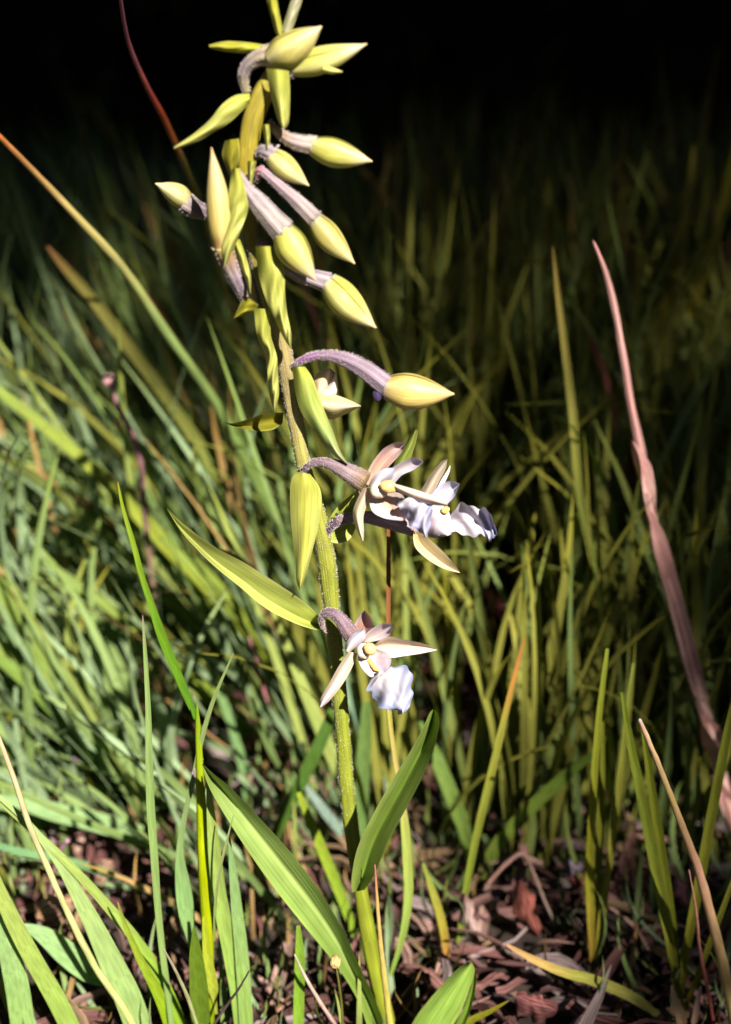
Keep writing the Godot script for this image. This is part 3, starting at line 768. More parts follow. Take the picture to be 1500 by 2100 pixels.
	part("blade", blade(placed([[1300, 1360, 7], [1286, 1470, 11], [1272, 1590, 13], [1258, 1700, 14], [1244, 1810, 15], [1232, 1900, 15], [1222, 1990, 8]], 2000, 0.0), [[0, C(165, 175, 80)], [1, C(190, 180, 70)]]), M.grass, ta)
	part("blade", blade(placed([[1236, 1480, 7], [1236, 1580, 11], [1230, 1700, 15], [1226, 1850, 13], [1220, 1990, 7]], 2000, -8.0), [[0, C(140, 150, 50)], [1, C(150, 150, 50)]]), M.grass, ta)
	var tb := root("sedge_tuft")
	tag(tb, "larger sedge tuft of spreading blades behind the peach straw's foot", "sedge tuft")
	part("blade", blade(placed([[1276, 1420, 7], [1292, 1520, 16], [1312, 1620, 20], [1334, 1730, 23], [1356, 1840, 23], [1376, 1940, 20], [1392, 2060, 11]], 2090, 0.0), [[0, C(130, 145, 50)], [0.5, C(165, 180, 70)], [1, C(165, 160, 60)]], 0.4), M.grass, tb)
	part("blade", blade(placed([[1318, 1490, 7], [1334, 1600, 16], [1352, 1720, 20], [1368, 1830, 20], [1382, 1940, 18], [1394, 2060, 10]], 2090, -6.0), [[0, C(140, 150, 55)], [1, C(150, 160, 55)]], 0.4), M.grass, tb)
	part("blade", blade(placed([[1520, 1380, 8], [1496, 1480, 15], [1472, 1600, 20], [1448, 1730, 21], [1424, 1860, 20], [1404, 1970, 15], [1396, 2070, 8]], 2090, 4.0), [[0, C(140, 150, 60)], [1, C(165, 165, 60)]], 0.35), M.grass, tb)
	part("blade", blade(placed([[1520, 1760, 7], [1484, 1860, 11], [1450, 1950, 12], [1420, 2030, 11], [1400, 2080, 7]], 2090, 10.0), [[0, C(150, 160, 60)], [1, C(165, 150, 60)]]), M.grass, tb)
	part("sheath", blade(placed([[1378, 2020, 4], [1384, 2050, 15], [1396, 2085, 21], [1404, 2130, 16]], 2110, 8.0), [[0, C(205, 180, 150)], [1, C(200, 160, 120)]]), M.straw, tb)
	part("sheath", blade(placed([[1438, 2022, 4], [1430, 2060, 11], [1420, 2120, 11]], 2110, 8.0), [[0, C(215, 180, 170)], [1, C(200, 160, 130)]]), M.straw, tb)
	lone("straw_stalk", "bright peach coloured straw slanting over the black hollow", "stalk", [[1311, 1474, 7], [1324, 1505, 11], [1345, 1555, 12], [1372, 1622, 13], [1402, 1702, 16], [1432, 1782, 18], [1456, 1870, 20], [1480, 1965, 22], [1510, 2110, 22]], 2140, 30.0, [[0, C(200, 190, 195)], [0.06, C(235, 195, 165)], [0.4, C(240, 205, 135)], [0.62, C(235, 180, 150)], [1, C(225, 205, 125)]], DS, true)
	lone("grass_stalk", "thin pinkish stalk between the peach straw and the larger tuft", "stalk", [[1413, 1782, 3], [1428, 1870, 6], [1436, 1950, 7], [1452, 2030, 8], [1466, 2110, 6]], 2130, 14.0, [[0, C(215, 165, 140)], [0.6, C(190, 110, 100)], [1, C(190, 90, 90)]], DS, true)
	lone("grass_shoot", "olive blade with orange tip leaning beyond the lowest leaf", "grass", [[1076, 1308, 2], [1056, 1385, 9], [1034, 1475, 13], [1012, 1570, 16], [990, 1660, 16], [970, 1750, 15], [952, 1850, 13], [940, 1950, 9]], 1960, 0.0, [[0, C(205, 110, 60)], [0.12, C(225, 150, 80)], [0.3, C(165, 165, 70)], [1, C(140, 165, 60)]], GB)
	lone("grass_shoot", "shaded broad green blade crossing low beyond the orange tipped one", "grass", [[1230, 1538, 10], [1170, 1582, 22], [1110, 1636, 26], [1058, 1688, 28], [1015, 1740, 28], [985, 1800, 18]], 1820, 0.0, [[0, C(120, 150, 60)], [1, C(160, 185, 80)]], GB)
	lone("grass_shoot", "muted green blade sloping out from behind the lowest leaf", "grass", [[862, 1480, 8], [890, 1545, 26], [918, 1610, 30], [945, 1680, 30], [968, 1760, 22]], 1800, 0.0, [[0, C(120, 150, 80)], [1, C(140, 170, 80)]], GB)
	lone("grass_shoot", "yellow olive blade upright beneath the farther open flower", "grass", [[908, 1150, 6], [918, 1250, 15], [926, 1350, 18], [934, 1450, 18], [944, 1600, 14]], 1640, 0.0, [[0, C(165, 165, 60)], [1, C(190, 190, 60)]], GB)
	lone("grass_shoot", "greyish green point in the gap beyond the reddish litter", "grass", [[1148, 1300, 3], [1166, 1360, 12], [1184, 1425, 15], [1200, 1500, 14], [1214, 1600, 10]], 1640, 0.0, [[0, C(190, 190, 185)], [1, C(140, 165, 120)]], GB)
	lone("grass_shoot", "withered yellow green blade lying across the litter", "grass", [[1040, 1938, 6], [1090, 1966, 15], [1150, 1992, 19], [1220, 2012, 22], [1290, 2042, 22], [1350, 2082, 14]], 2110, 6.0, [[0, C(215, 165, 120)], [0.3, C(215, 185, 110)], [0.5, C(190, 190, 90)], [1, C(200, 195, 110)]], GB, false, 0.4)
	lone("grass_shoot", "yellow blade streaked orange standing by the pale sheath", "grass", [[868, 1770, 5], [888, 1830, 15], [906, 1890, 17], [916, 1950, 14], [920, 1990, 7]], 2000, 0.0, [[0, C(150, 170, 80)], [0.5, C(180, 170, 70)], [0.8, C(190, 140, 70)], [1, C(165, 165, 90)]], GB)
	lone("grass_shoot", "short yellow grass tip poking in over the young broad leaf", "grass", [[1044, 2052, 3], [1005, 2074, 10], [960, 2096, 14], [900, 2140, 14]], 2150, 16.0, [[0, C(200, 150, 130)], [0.1, C(205, 195, 60)], [1, C(190, 205, 60)]], GB)
	lone("grass_shoot", "dull green blade leaning beside the yellow olive one", "grass", [[968, 1240, 5], [985, 1330, 13], [992, 1420, 15], [985, 1520, 15], [975, 1650, 11]], 1680, 0.0, [[0, C(110, 140, 60)], [1, C(150, 165, 60)]], GB)
	# dead leaves and scraps that can be told apart
	fallen("rounded peach coloured dead leaf under the straw stalk", 112, 1862, 84, 74, -0.5, 30, C(255, 205, 170), C(215, 165, 120))
	fallen("crumpled peach dead leaf beyond the rounded one", 200, 1786, 76, 44, -0.6, 20, C(250, 200, 175), C(220, 170, 140))
	fallen("small peach scrap next to the crumpled dead leaf", 160, 1822, 44, 30, -0.9, 20, C(240, 195, 160), C(200, 140, 120))
	fallen("peach dead leaf near the frame edge among dark green blades", 14, 1502, 90, 36, -0.35, 15, C(245, 185, 150), C(190, 130, 110))
	fallen("pinkish upright dead leaf between blue green and brown pink stalks", 528, 1500, 78, 40, -1.1, 30, C(235, 175, 150), C(170, 110, 100))
	fallen("flat pinkish dead leaf behind the dark ridged blade", 598, 1512, 70, 24, 0.05, 15, C(225, 175, 165), C(160, 110, 100))
	fallen("purplish brown strip of dead leaf beyond the twisted blade", 445, 1452, 130, 30, 0.2, 15, C(165, 120, 125), C(120, 80, 85), "dead_leaf")
	fallen("rose scrap below the folded orchid leaf's tip", 432, 1640, 40, 34, 0.9, 20, C(240, 190, 170), C(190, 140, 120))
	fallen("pale pinkish scrap behind the folded orchid leaf", 508, 1602, 44, 28, 1.2, 20, C(235, 190, 170), C(190, 130, 120))
	fallen("curled red brown dead leaf among the litter", 1086, 1862, 120, 46, 1.25, 40, C(205, 120, 105), C(150, 75, 65))
	fallen("pale pinkish dry sheath upright beside the yellow blade", 968, 1880, 100, 34, 1.3, 40, C(235, 200, 195), C(190, 140, 120))
	fallen("lilac white scrap deep between the olive blades", 1174, 1778, 46, 34, 0.0, 15, C(215, 195, 215), C(160, 130, 140))
	fallen("lilac white scrap just above the red one", 1174, 1732, 44, 22, 0.1, 10, C(215, 195, 215), C(160, 130, 140))
	fallen("small red scrap under the lilac white ones", 1184, 1808, 40, 26, 0.5, 15, C(205, 110, 100), C(150, 80, 70))
	fallen("pink grey dry strip raised above the reddish litter", 1090, 1184, 96, 24, -0.5, 40, C(215, 165, 175), C(160, 110, 120))
	fallen("reddish dry strip beyond the thick pinkish stalk", 1470, 1092, 100, 34, -0.2, 40, C(205, 100, 110), C(150, 70, 80))
	fallen("reddish brown dry strip floating dim behind the half open flower", 802, 706, 100, 26, -0.42, 60, C(190, 110, 100), C(140, 80, 70))
	fallen("pinkish leaf scrap at the larger tuft's shaded side", 1400, 1830, 70, 34, 1.2, 30, C(190, 130, 140), C(130, 80, 85))
	fallen("dull pink dead leaf heap scrap below the withered blade", 1100, 2060, 90, 60, 0.3, 20, C(170, 105, 105), C(120, 65, 65))
	lone("straw_stalk", "bent arch of pinkish straw over the curled red leaf", "stalk", [[1000, 1812, 8], [1040, 1770, 10], [1074, 1752, 10], [1098, 1800, 9], [1118, 1850, 8], [1142, 1900, 6]], 1930, 0.0, [[0, C(200, 150, 140)], [1, C(165, 150, 135)]], DS, true)
	lone("twig", "purplish twig with a blunt end lying among bluish blades", "twig", [[148, 1553, 11], [175, 1566, 9], [205, 1585, 9], [245, 1606, 9], [280, 1630, 8]], 1680, 10.0, [[0, C(165, 140, 160)], [1, C(130, 115, 100)]], "", true)
	lone("twig", "grey lilac crooked twig over the dark hollow below level blades", "twig", [[140, 1722, 10], [124, 1745, 11], [112, 1785, 9], [104, 1830, 9], [92, 1880, 8]], 1900, 16.0, [[0, C(190, 150, 170)], [1, C(190, 140, 130)]], "", true)

# ---------------------------------------------------------------- the orchid
var orchid: Node3D

func bud(pedicel: Array, pc: Array, base: Array, tip: Array, r: float, turn: float, cols: Array, bow := 0.0, label := "", n_hair := 160) -> MeshInstance3D:
	var o := part("flower_bud", stalk(pedicel, pc, 26, 24, 6, 0.09), M.stem, orchid)
	if label: o.set_meta("label", label)
	var b := pt(base[0], base[1], base[2] * 0.001)
	var t := pt(tip[0], tip[1], tip[2] * 0.001)
	var rr := r * 0.89 * mpp(b)
	cols = cols.duplicate()
	cols[0] = [0.10, cols[0][1]]
	cols.push_front([0.0, (pc[-1][1] as Color).lerp(cols[0][1], 0.3)])
	var side := (t - b).normalized().cross(-fw).normalized() * bow * mpp(b)
	for k in 3:
		part("bud_sepal", bud_shell(b, t, rr * (1.0 - 0.03 * (k == 2 as int)), turn + k * TAU / 3.0, cols, side), M.bud, o)
	var h := part("hairs", hairs(pedicel, n_hair * 3, 0.0004), M.hair, o)
	h.set_meta("kind", "stuff")
	return o

func pet(called: String, parent: Node, L: Array, R: Array, o: Dictionary, m = null) -> MeshInstance3D:
	if m == null and called != "lip": o["gain"] = 1.42 if called == "petal" else 1.22
	if called == "lip":
		o["crumple"] = 0.3
		o["gain"] = 0.74
	return part(called, patch(L, R, o), m if m else M.lip if called == "lip" else M.petal, parent)

func ball(called: String, parent: Node, px: float, py: float, z: float, rx: float, ry: float, turn: float, cols: Array, m: Material) -> MeshInstance3D:
	var c := pt(px, py, z * 0.001)
	var k := mpp(c)
	return part(called, lump(c, rx * k, ry * k, minf(rx, ry) * k, turn, cols), m, parent)

func build_orchid():
	orchid = root("orchid")
	tag(orchid, "tall orchid with yellow green buds above and three pale lavender flowers below", "orchid")
	# stem
	var S := [[806, 2200, 0, 38], [796, 2110, 0, 36], [773, 2010, 0, 34], [754, 1910, 0, 33], [738, 1815, 0, 29], [721, 1700, 0, 31], [710, 1600, 0, 31], [703, 1500, 0, 31], [696, 1420, 0, 31], [689, 1340, 0, 31], [683, 1270, 0, 31], [676, 1200, 0, 37], [667, 1130, 0, 37], [655, 1070, 0, 35], [638, 1010, 0, 31], [623, 955, 0, 30], [611, 890, 0, 31], [600, 830, 0, 32], [590, 770, 0, 34], [578, 705, 0, 36], [562, 640, 0, 36], [545, 585, 0, 35], [528, 530, 0, 33], [515, 475, 0, 32], [507, 415, 0, 34], [506, 355, 0, 38], [510, 300, 0, 42], [518, 250, 0, 44], [536, 200, 0, 44], [560, 155, 0, 40], [578, 118, 0, 28]]
	var st := part("stem", stalk(S, [[0, C(140, 152, 42)], [0.15, C(142, 154, 46)], [0.35, C(150, 160, 55)], [0.48, C(165, 165, 72)], [0.56, C(172, 160, 105)], [0.62, C(160, 145, 95)], [0.72, C(150, 140, 60)], [0.85, C(165, 150, 50)], [1, C(175, 165, 70)]], 130, 20, 5, 0.03), M.stem, orchid)
	var hr := part("hairs", hairs(S, 5200, 0.0004, 0.17, 0.75), M.hair, st)
	hr.set_meta("kind", "stuff")
	# leaves
	var lg := C(150, 185, 85)
	var o1 := pet("leaf", orchid, [[722, 1830], [722, 1795], [735, 1735], [768, 1665], [808, 1595], [845, 1535], [868, 1492], [880, 1465], [888, 1455]], [[748, 1825], [770, 1790], [800, 1720], [835, 1655], [866, 1595], [890, 1535], [901, 1490], [899, 1465], [890, 1455]], {"z": 10.0, "z1": 16.0, "fold": 9.0, "keel": 0.46, "cols": [[0, C(165, 185, 80)], [0.1, C(140, 165, 75)], [0.85, C(135, 165, 75)], [0.97, C(130, 160, 50)], [1, C(110, 90, 50)]], "mid": C(110, 140, 50), "edge": C(165, 185, 100), "n": 36, "m": 16}, M.leaf)
	o1.set_meta("label", "short upright folded leaf clasping the stem low down")
	var o2 := pet("leaf", orchid, [[770, 2160], [738, 2060], [694, 1985], [658, 1940], [612, 1884], [558, 1815], [500, 1732], [446, 1646], [424, 1602], [414, 1568]], [[812, 2180], [780, 2075], [742, 1990], [700, 1900], [650, 1818], [600, 1752], [540, 1685], [474, 1616], [440, 1588], [416, 1566]], {"z": 4.0, "z1": 20.0, "fold": 7.5, "keel": 0.6, "cols": [[0, C(130, 160, 60)], [0.3, C(140, 172, 80)], [0.75, C(165, 195, 110)], [1, C(165, 190, 90)]], "mid": C(180, 205, 120), "edge": C(165, 195, 100), "ew": 9.0, "n": 44, "m": 20, "ruf": 0.8, "rn": 1.7}, M.leaf)
	o2.set_meta("label", "long broad folded leaf from the orchid's foot, one half dark")
	pet("leaf", orchid, [[343, 1042], [377, 1075], [440, 1121], [498, 1152], [548, 1183], [610, 1224], [640, 1248], [662, 1272]], [[343, 1043], [374, 1092], [430, 1152], [490, 1202], [545, 1247], [600, 1276], [640, 1290], [664, 1292]], {"z": 14.0, "z1": 1.0, "fold": 4.0, "keel": 0.72, "cols": [[0, C(190, 200, 105)], [0.5, C(200, 212, 110)], [0.9, C(185, 200, 85)], [1, C(165, 175, 60)]], "edge": C(215, 220, 140), "ew": 12.0, "n": 40, "m": 14, "ruf": 0.6, "rn": 1.4}, M.leaf).set_meta("label", "bright tilted leaf marked by two dark shadow bands")
	# bracts
	var bc := C(205, 210, 112)
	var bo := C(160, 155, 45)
	var br := {"cols": [[0, C(190, 195, 80)], [0.5, bc], [0.92, C(210, 210, 120)], [1, C(200, 190, 130)]], "bulge": 3.0, "edge": C(200, 205, 110), "ew": 10.0, "ruf": 0.5, "rn": 1.5}
	var bract := func(L: Array, R: Array, more := {}, label := ""):
		var d := br.duplicate()
		d.merge(more, true)
		var q := pet("bract", orchid, L, R, d, M.leaf)
		if label: q.set_meta("label", label)
	bract.call([[610, 968], [598, 985], [595, 1030], [599, 1090], [606, 1150], [608, 1190], [615, 1210]], [[636, 972], [656, 1000], [660, 1035], [653, 1080], [641, 1130], [628, 1180], [616, 1210]], {"z": 5.0, "z1": 12.0, "mid": C(190, 190, 70)}, "pale bract hanging straight down in front of the stem")
	bract.call([[600, 752], [604, 790], [616, 840], [643, 880], [668, 915], [688, 936], [713, 953]], [[626, 752], [641, 775], [656, 815], [669, 850], [685, 890], [698, 925], [714, 951]], {"z": 6.0, "z1": 9.0, "cols": [[0, C(190, 200, 80)], [0.6, C(175, 200, 115)], [1, C(200, 205, 160)]]}, "pale bract slanting down beside the half open flower")
	bract.call([[521, 632], [528, 690], [545, 730], [550, 780], [555, 820], [563, 845]], [[554, 634], [557, 690], [568, 730], [571, 770], [572, 810], [564, 845]], {"z": 5.0, "z1": 7.0, "ruf": 2.0, "rn": 2.5})
	bract.call([[524, 505], [530, 560], [546, 615], [566, 660], [583, 695], [596, 714]], [[568, 505], [583, 550], [585, 600], [590, 645], [598, 685], [597, 714]], {"z": 8.0, "z1": 9.0, "ruf": 2.2, "rn": 2.0})
	bract.call([[476, 345], [469, 400], [461, 450], [456, 510], [458, 552]], [[492, 345], [506, 400], [509, 430], [495, 470], [480, 512], [459, 552]], {"z": 12.0, "z1": 13.0, "ruf": 1.5, "rn": 2.0})
	bract.call([[474, 495], [487, 530], [503, 570], [513, 602]], [[492, 490], [506, 530], [515, 565], [515, 602]], {"z": 7.0, "z1": 8.0, "ruf": 1.0})
	bract.call([[502, 605], [490, 630], [479, 652]], [[530, 625], [518, 640], [482, 653]], {"z": 5.0, "cols": [[0, bo], [1, bo]]})
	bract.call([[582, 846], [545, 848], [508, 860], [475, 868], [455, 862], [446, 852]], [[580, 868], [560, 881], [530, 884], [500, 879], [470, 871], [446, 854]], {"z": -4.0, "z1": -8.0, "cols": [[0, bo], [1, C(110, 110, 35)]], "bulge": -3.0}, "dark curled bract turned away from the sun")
	bract.call([[513, 192], [484, 195], [456, 214], [430, 246], [396, 275], [357, 301]], [[512, 212], [492, 232], [470, 252], [440, 271], [400, 293], [358, 307]], {"z": 3.0, "z1": 8.0, "bulge": 2.0}, "narrow bract stretching out sideways below the top buds")
	bract.call([[547, 140], [553, 185], [561, 215], [570, 245], [580, 264]], [[593, 145], [595, 190], [594, 230], [591, 255], [584, 265]], {"z": 6.0, "z1": 9.0, "bulge": 4.0}, "short blunt bract hanging beneath the top buds")
	bract.call([[429, 92], [460, 85], [500, 86], [545, 92]], [[431, 99], [465, 106], [505, 110], [545, 110]], {"z": 3.0, "z1": 1.0, "bulge": 2.0, "cols": [[0, C(185, 180, 70)], [1, C(185, 190, 40)]]})
	bract.call([[544, -30], [548, 0], [556, 35], [566, 70]], [[562, -30], [568, 0], [575, 35], [582, 70]], {"z": 2.0, "bulge": 2.0, "cols": [[0, C(190, 190, 50)], [1, C(190, 190, 80)]]})
	bract.call([[606, -25], [598, 0], [588, 30], [576, 65]], [[624, -25], [620, 0], [610, 32], [598, 65]], {"z": 3.0, "bulge": 2.0, "cols": [[0, C(225, 222, 195)], [1, C(200, 200, 160)]]})
	bract.call([[538, 255], [542, 280], [546, 305]], [[552, 255], [555, 280], [552, 305]], {"z": 4.0})
	bract.call([[462, 288], [456, 318], [466, 348], [474, 372]], [[490, 284], [492, 320], [484, 350], [476, 372]], {"z": 2.0, "cols": [[0, bo], [1, C(120, 115, 35)]]})
	bract.call([[508, 330], [508, 355], [513, 388]], [[526, 330], [522, 355], [515, 388]], {"z": 5.0})
	bract.call([[850, 878], [832, 908], [812, 945], [798, 978]], [[858, 884], [851, 915], [836, 952], [815, 985]], {"z": -3.0, "cols": [[0, C(150, 160, 80)], [1, C(150, 175, 70)]]}, "green bract tip showing behind the middle flower")
	bract.call([[668, 1078], [688, 1045], [714, 1020], [742, 1000]], [[670, 1108], [695, 1114], [722, 1100], [744, 1040]], {"z": -1.0, "z1": -4.0, "cols": [[0, C(165, 180, 60)], [1, C(190, 205, 100)]], "fold": 3.0, "bulge": 0.0}, "broad bract cupping the stalk of the farther flower")
	# buds
	var lil := C(158, 146, 155)
	var lil2 := C(138, 118, 138)
	var grn := C(170, 160, 90)
	var bcol := [[0, C(178, 180, 86)], [0.3, C(192, 194, 92)], [0.65, C(214, 208, 120)], [0.88, C(238, 224, 178)], [1, C(225, 190, 140)]]
	var dull := [[0, C(180, 175, 105)], [0.35, C(205, 195, 105)], [0.7, C(215, 205, 130)], [1, C(230, 215, 170)]]
	bud([[508, 192, 0, 14], [500, 165, 1, 20], [506, 138, 2, 26], [530, 118, 3, 34], [565, 112, 4, 50]], [[0, grn], [0.5, lil], [1, C(200, 185, 150)]], [556, 122, 5], [660, 54, 9], 38.0, 0.4, dull, 4.0, "stout topmost bud raised to the sky")
	bud([[566, 150, 3, 14], [580, 148, 3, 20], [600, 143, 3, 36]], [[0, grn], [1, lil]], [592, 140, 3], [753, 90, 6], 31.0, 1.0, bcol, 5.0, "pale bud with a loosened sepal beside the topmost bud")
	pet("bud_sepal", orchid, [[665, 132], [682, 138], [702, 146]], [[660, 148], [680, 152], [703, 149]], {"z": 8.0, "cols": [[0, C(200, 195, 90)], [1, C(225, 215, 140)]], "bulge": 1.0, "n": 12})
	bud([[552, 250, 0, 12], [565, 266, 2, 16], [590, 284, 3, 26], [618, 294, 3, 33], [652, 298, 3, 38]], [[0, C(120, 95, 60)], [0.4, C(165, 140, 120)], [0.7, C(180, 165, 165)], [1, C(190, 175, 160)]], [640, 299, 3], [764, 331, 6], 32.0, 0.2, bcol, 2.0, "bud pointing away sideways on the curved upper stalk")
	bud([[530, 320, 2, 14], [536, 312, 3, 22], [548, 310, 4, 32], [562, 318, 4, 44]], [[0, C(140, 130, 135)], [1, lil]], [553, 315, 4], [634, 381, 7], 28.0, 0.8, dull, 2.0, "small short stalked bud close to the stem")
	bud([[528, 372, 2, 12], [533, 350, 4, 17], [548, 358, 5, 19], [578, 385, 6, 24], [612, 415, 6, 32], [652, 455, 6, 38]], [[0, C(170, 90, 100)], [0.2, C(200, 120, 135)], [0.35, C(165, 142, 158)], [1, C(165, 153, 150)]], [645, 449, 6], [728, 541, 8], 30.0, 0.5, dull, 3.0, "drooping bud on a lilac stalk with a red bend")
	bud([[488, 352, 4, 14], [505, 385, 8, 26], [530, 415, 10, 40], [555, 445, 11, 46], [585, 478, 11, 54]], [[0, C(170, 155, 160)], [0.5, C(165, 152, 158)], [1, C(172, 160, 156)]], [578, 468, 11], [648, 575, 14], 38.0, 0.2, bcol, 4.0, "largest drooping bud in front of the stem")
	bud([[530, 495, 2, 14], [548, 508, 4, 20], [575, 535, 5, 26], [610, 560, 5, 30], [642, 570, 5, 34], [680, 582, 5, 42]], [[0, C(130, 95, 125)], [0.4, C(165, 145, 165)], [1, C(160, 148, 156)]], [672, 577, 5], [772, 673, 8], 37.0, 0.9, bcol, 5.0, "lowest drooping bud with a brown lower side")
	bud([[502, 620, 3, 12], [494, 595, 5, 24], [480, 565, 8, 30], [466, 530, 10, 36], [456, 500, 11, 44]], [[0, lil2], [0.5, C(170, 154, 168)], [0.8, C(160, 130, 90)], [1, C(190, 170, 90)]], [455, 512, 11], [434, 302, 14], 28.0, 0.6, [[0, C(165, 130, 70)], [0.2, C(225, 205, 115)], [0.6, C(235, 215, 140)], [0.9, C(240, 215, 160)], [1, C(215, 165, 110)]], 3.0, "upright bud nearest the viewer on a lilac stalk")
	bud([[470, 445, -8, 14], [440, 440, -7, 22], [415, 434, -6, 32], [392, 424, -5, 40], [380, 415, -5, 44]], [[0, C(100, 90, 90)], [0.6, C(125, 112, 120)], [1, C(165, 150, 150)]], [392, 421, -5], [319, 376, -3], 25.0, 0.3, [[0, C(165, 155, 120)], [0.4, C(200, 195, 115)], [0.8, C(225, 215, 160)], [1, C(240, 225, 185)]], 4.0, "small isolated bud on the far side of the stem")
	bud([[600, 752, 2, 10], [615, 742, 4, 13], [640, 731, 6, 16], [675, 729, 7, 22], [715, 739, 8, 32], [755, 762, 8, 40], [800, 797, 8, 46]], [[0, C(90, 60, 85)], [0.25, C(170, 110, 180)], [0.45, C(150, 125, 150)], [1, C(150, 135, 152)]], [790, 795, 8], [932, 808, 11], 41.0, 0.2, [[0, C(200, 180, 110)], [0.3, C(220, 200, 115)], [0.7, C(232, 210, 130)], [1, C(235, 205, 150)]], 3.0, "solitary cream bud on a purple arched stalk", 420)
	# half open flower behind the slanting bract
	var cream := C(225, 205, 165)
	var lav := C(205, 205, 245)
	var white := C(238, 232, 248)
	var f0 := part("flower", stalk([[622, 800, -3, 14], [636, 808, -4, 26], [656, 815, -4, 40]], [[0, lil2], [1, lil]], 16, 14, 6), M.stem, orchid)
	f0.set_meta("label", "half open cream flower peeping out behind the slanting bract")
	pet("sepal", f0, [[640, 805], [642, 780], [655, 762], [674, 754]], [[668, 818], [680, 795], [690, 770], [678, 755]], {"z": -3.0, "bulge": 4.0, "cols": [[0, cream], [1, C(240, 215, 190)]]})
	pet("petal", f0, [[652, 812], [668, 800], [680, 780], [689, 765]], [[680, 816], [690, 808], [692, 788], [690, 766]], {"z": 0.0, "bulge": 2.0, "cols": [[0, C(225, 200, 205)], [1, C(240, 225, 235)]]})
	pet("sepal", f0, [[645, 805], [680, 808], [712, 818], [741, 832]], [[650, 845], [678, 860], [708, 850], [740, 834]], {"z": 0.0, "z1": 4.0, "bulge": 5.0, "cols": [[0, C(205, 190, 120)], [0.7, C(228, 210, 160)], [1, C(245, 225, 190)]], "mid": C(235, 220, 190)})
	# middle flower
	var tanp := C(205, 180, 150)
	var p1 := [[622, 985, 3, 10], [622, 968, 4, 11], [632, 955, 6, 13], [650, 948, 7, 16], [675, 951, 8, 22], [705, 964, 9, 34], [730, 978, 10, 42], [752, 992, 11, 48]]
	var f1 := part("flower", stalk(p1, [[0, C(125, 80, 100)], [0.4, C(135, 110, 130)], [0.8, C(165, 145, 150)], [1, C(130, 105, 60)]], 30, 18, 6), M.stem, orchid)
	f1.set_meta("label", "middle open flower facing outward with a yellow cap")
	part("hairs", hairs(p1, 1500, 0.00035), M.hair, f1).set_meta("kind", "stuff")
	pet("sepal", f1, [[750, 1000], [757, 962], [783, 924], [810, 908], [831, 908]], [[776, 992], [794, 962], [812, 942], [826, 925], [831, 910]], {"z": 7.0, "z1": 9.0, "bulge": -3.0, "cols": [[0, C(215, 185, 150)], [0.5, C(190, 150, 145)], [1, C(230, 215, 215)]], "edge": C(225, 205, 200), "ew": 5.0})
	pet("petal", f1, [[772, 990], [800, 963], [832, 944], [855, 938], [868, 946]], [[806, 996], [824, 975], [846, 965], [860, 956], [868, 948]], {"z": 10.0, "z1": 17.0, "bulge": -2.0, "cols": [[0, C(215, 195, 185)], [0.5, C(200, 185, 195)], [1, C(220, 218, 245)]], "edge": C(222, 220, 248)})
	pet("petal", f1, [[755, 998], [768, 975], [788, 961], [811, 960]], [[768, 1004], [788, 993], [806, 980], [811, 962]], {"z": 13.0, "z1": 17.0, "bulge": 3.0, "cols": [[0, C(230, 220, 225)], [1, C(200, 208, 250)]]})
	pet("sepal", f1, [[746, 1000], [734, 1022], [724, 1052], [731, 1085], [743, 1109]], [[770, 1002], [758, 1028], [746, 1058], [747, 1088], [746, 1110]], {"z": 10.0, "z1": 13.0, "bulge": 3.0, "cols": [[0, C(228, 205, 175)], [1, C(225, 208, 180)]], "edge": C(238, 222, 200)})
	pet("lip", f1, [[757, 1006], [762, 1045], [786, 1062], [822, 1068]], [[796, 1004], [824, 1014], [834, 1036], [832, 1066]], {"z": 13.0, "z1": 18.0, "bulge": -1.5, "cols": [[0, C(240, 215, 190)], [0.4, C(240, 220, 220)], [1, C(225, 212, 240)]], "mid": C(245, 190, 140)})
	pet("lip", f1, [[816, 1030], [826, 1050], [846, 1080], [872, 1102]], [[848, 1016], [880, 1022], [888, 1052], [874, 1102]], {"z": 18.0, "z1": 21.0, "ruf": 2.0, "rn": 2.0, "scal": 3.0, "bulge": 3.0, "cols": [[0, white], [0.5, lav], [1, C(200, 206, 250)]], "n": 34, "m": 20, "mid": C(242, 240, 252)}).set_meta("label", "drooping lavender lip tip")
	pet("sepal", f1, [[810, 992], [848, 1003], [888, 1017], [919, 1035]], [[812, 1004], [852, 1026], [892, 1036], [919, 1037]], {"z": 19.0, "z1": 24.0, "bulge": 2.0, "cols": [[0, C(222, 195, 175)], [1, C(232, 212, 195)]], "edge": C(240, 225, 215), "mid": C(205, 175, 160)})
	ball("column", f1, 778, 1005, 16.0, 20, 17, 0.1, [[0, C(240, 225, 210)], [1, C(240, 225, 200)]], M.flesh)
	ball("anther_cap", f1, 797, 998, 19.0, 18, 13, -0.2, [[0, C(252, 212, 140)], [1, C(245, 188, 110)]], M.flesh)
	ball("callus", f1, 772, 1018, 16.0, 6, 5, 0.5, [[0, C(250, 170, 110)], [1, C(250, 160, 100)]], M.flesh)
	# farther flower
	var p2 := [[668, 1110, 0, 10], [672, 1090, 1, 15], [688, 1072, 2, 18], [712, 1063, 2, 20], [745, 1060, 2, 24], [785, 1066, 2, 30], [825, 1076, 2, 34], [862, 1084, 2, 40]]
	var f2 := part("flower", stalk(p2, [[0, C(70, 50, 70)], [0.3, C(95, 70, 95)], [0.45, C(160, 140, 150)], [1, C(175, 155, 165)]], 30, 18, 6), M.stem, orchid)
	f2.set_meta("label", "farther open flower seen from the side with its lip stretched out")
	part("hairs", hairs(p2, 2000, 0.0004), M.hair, f2).set_meta("kind", "stuff")
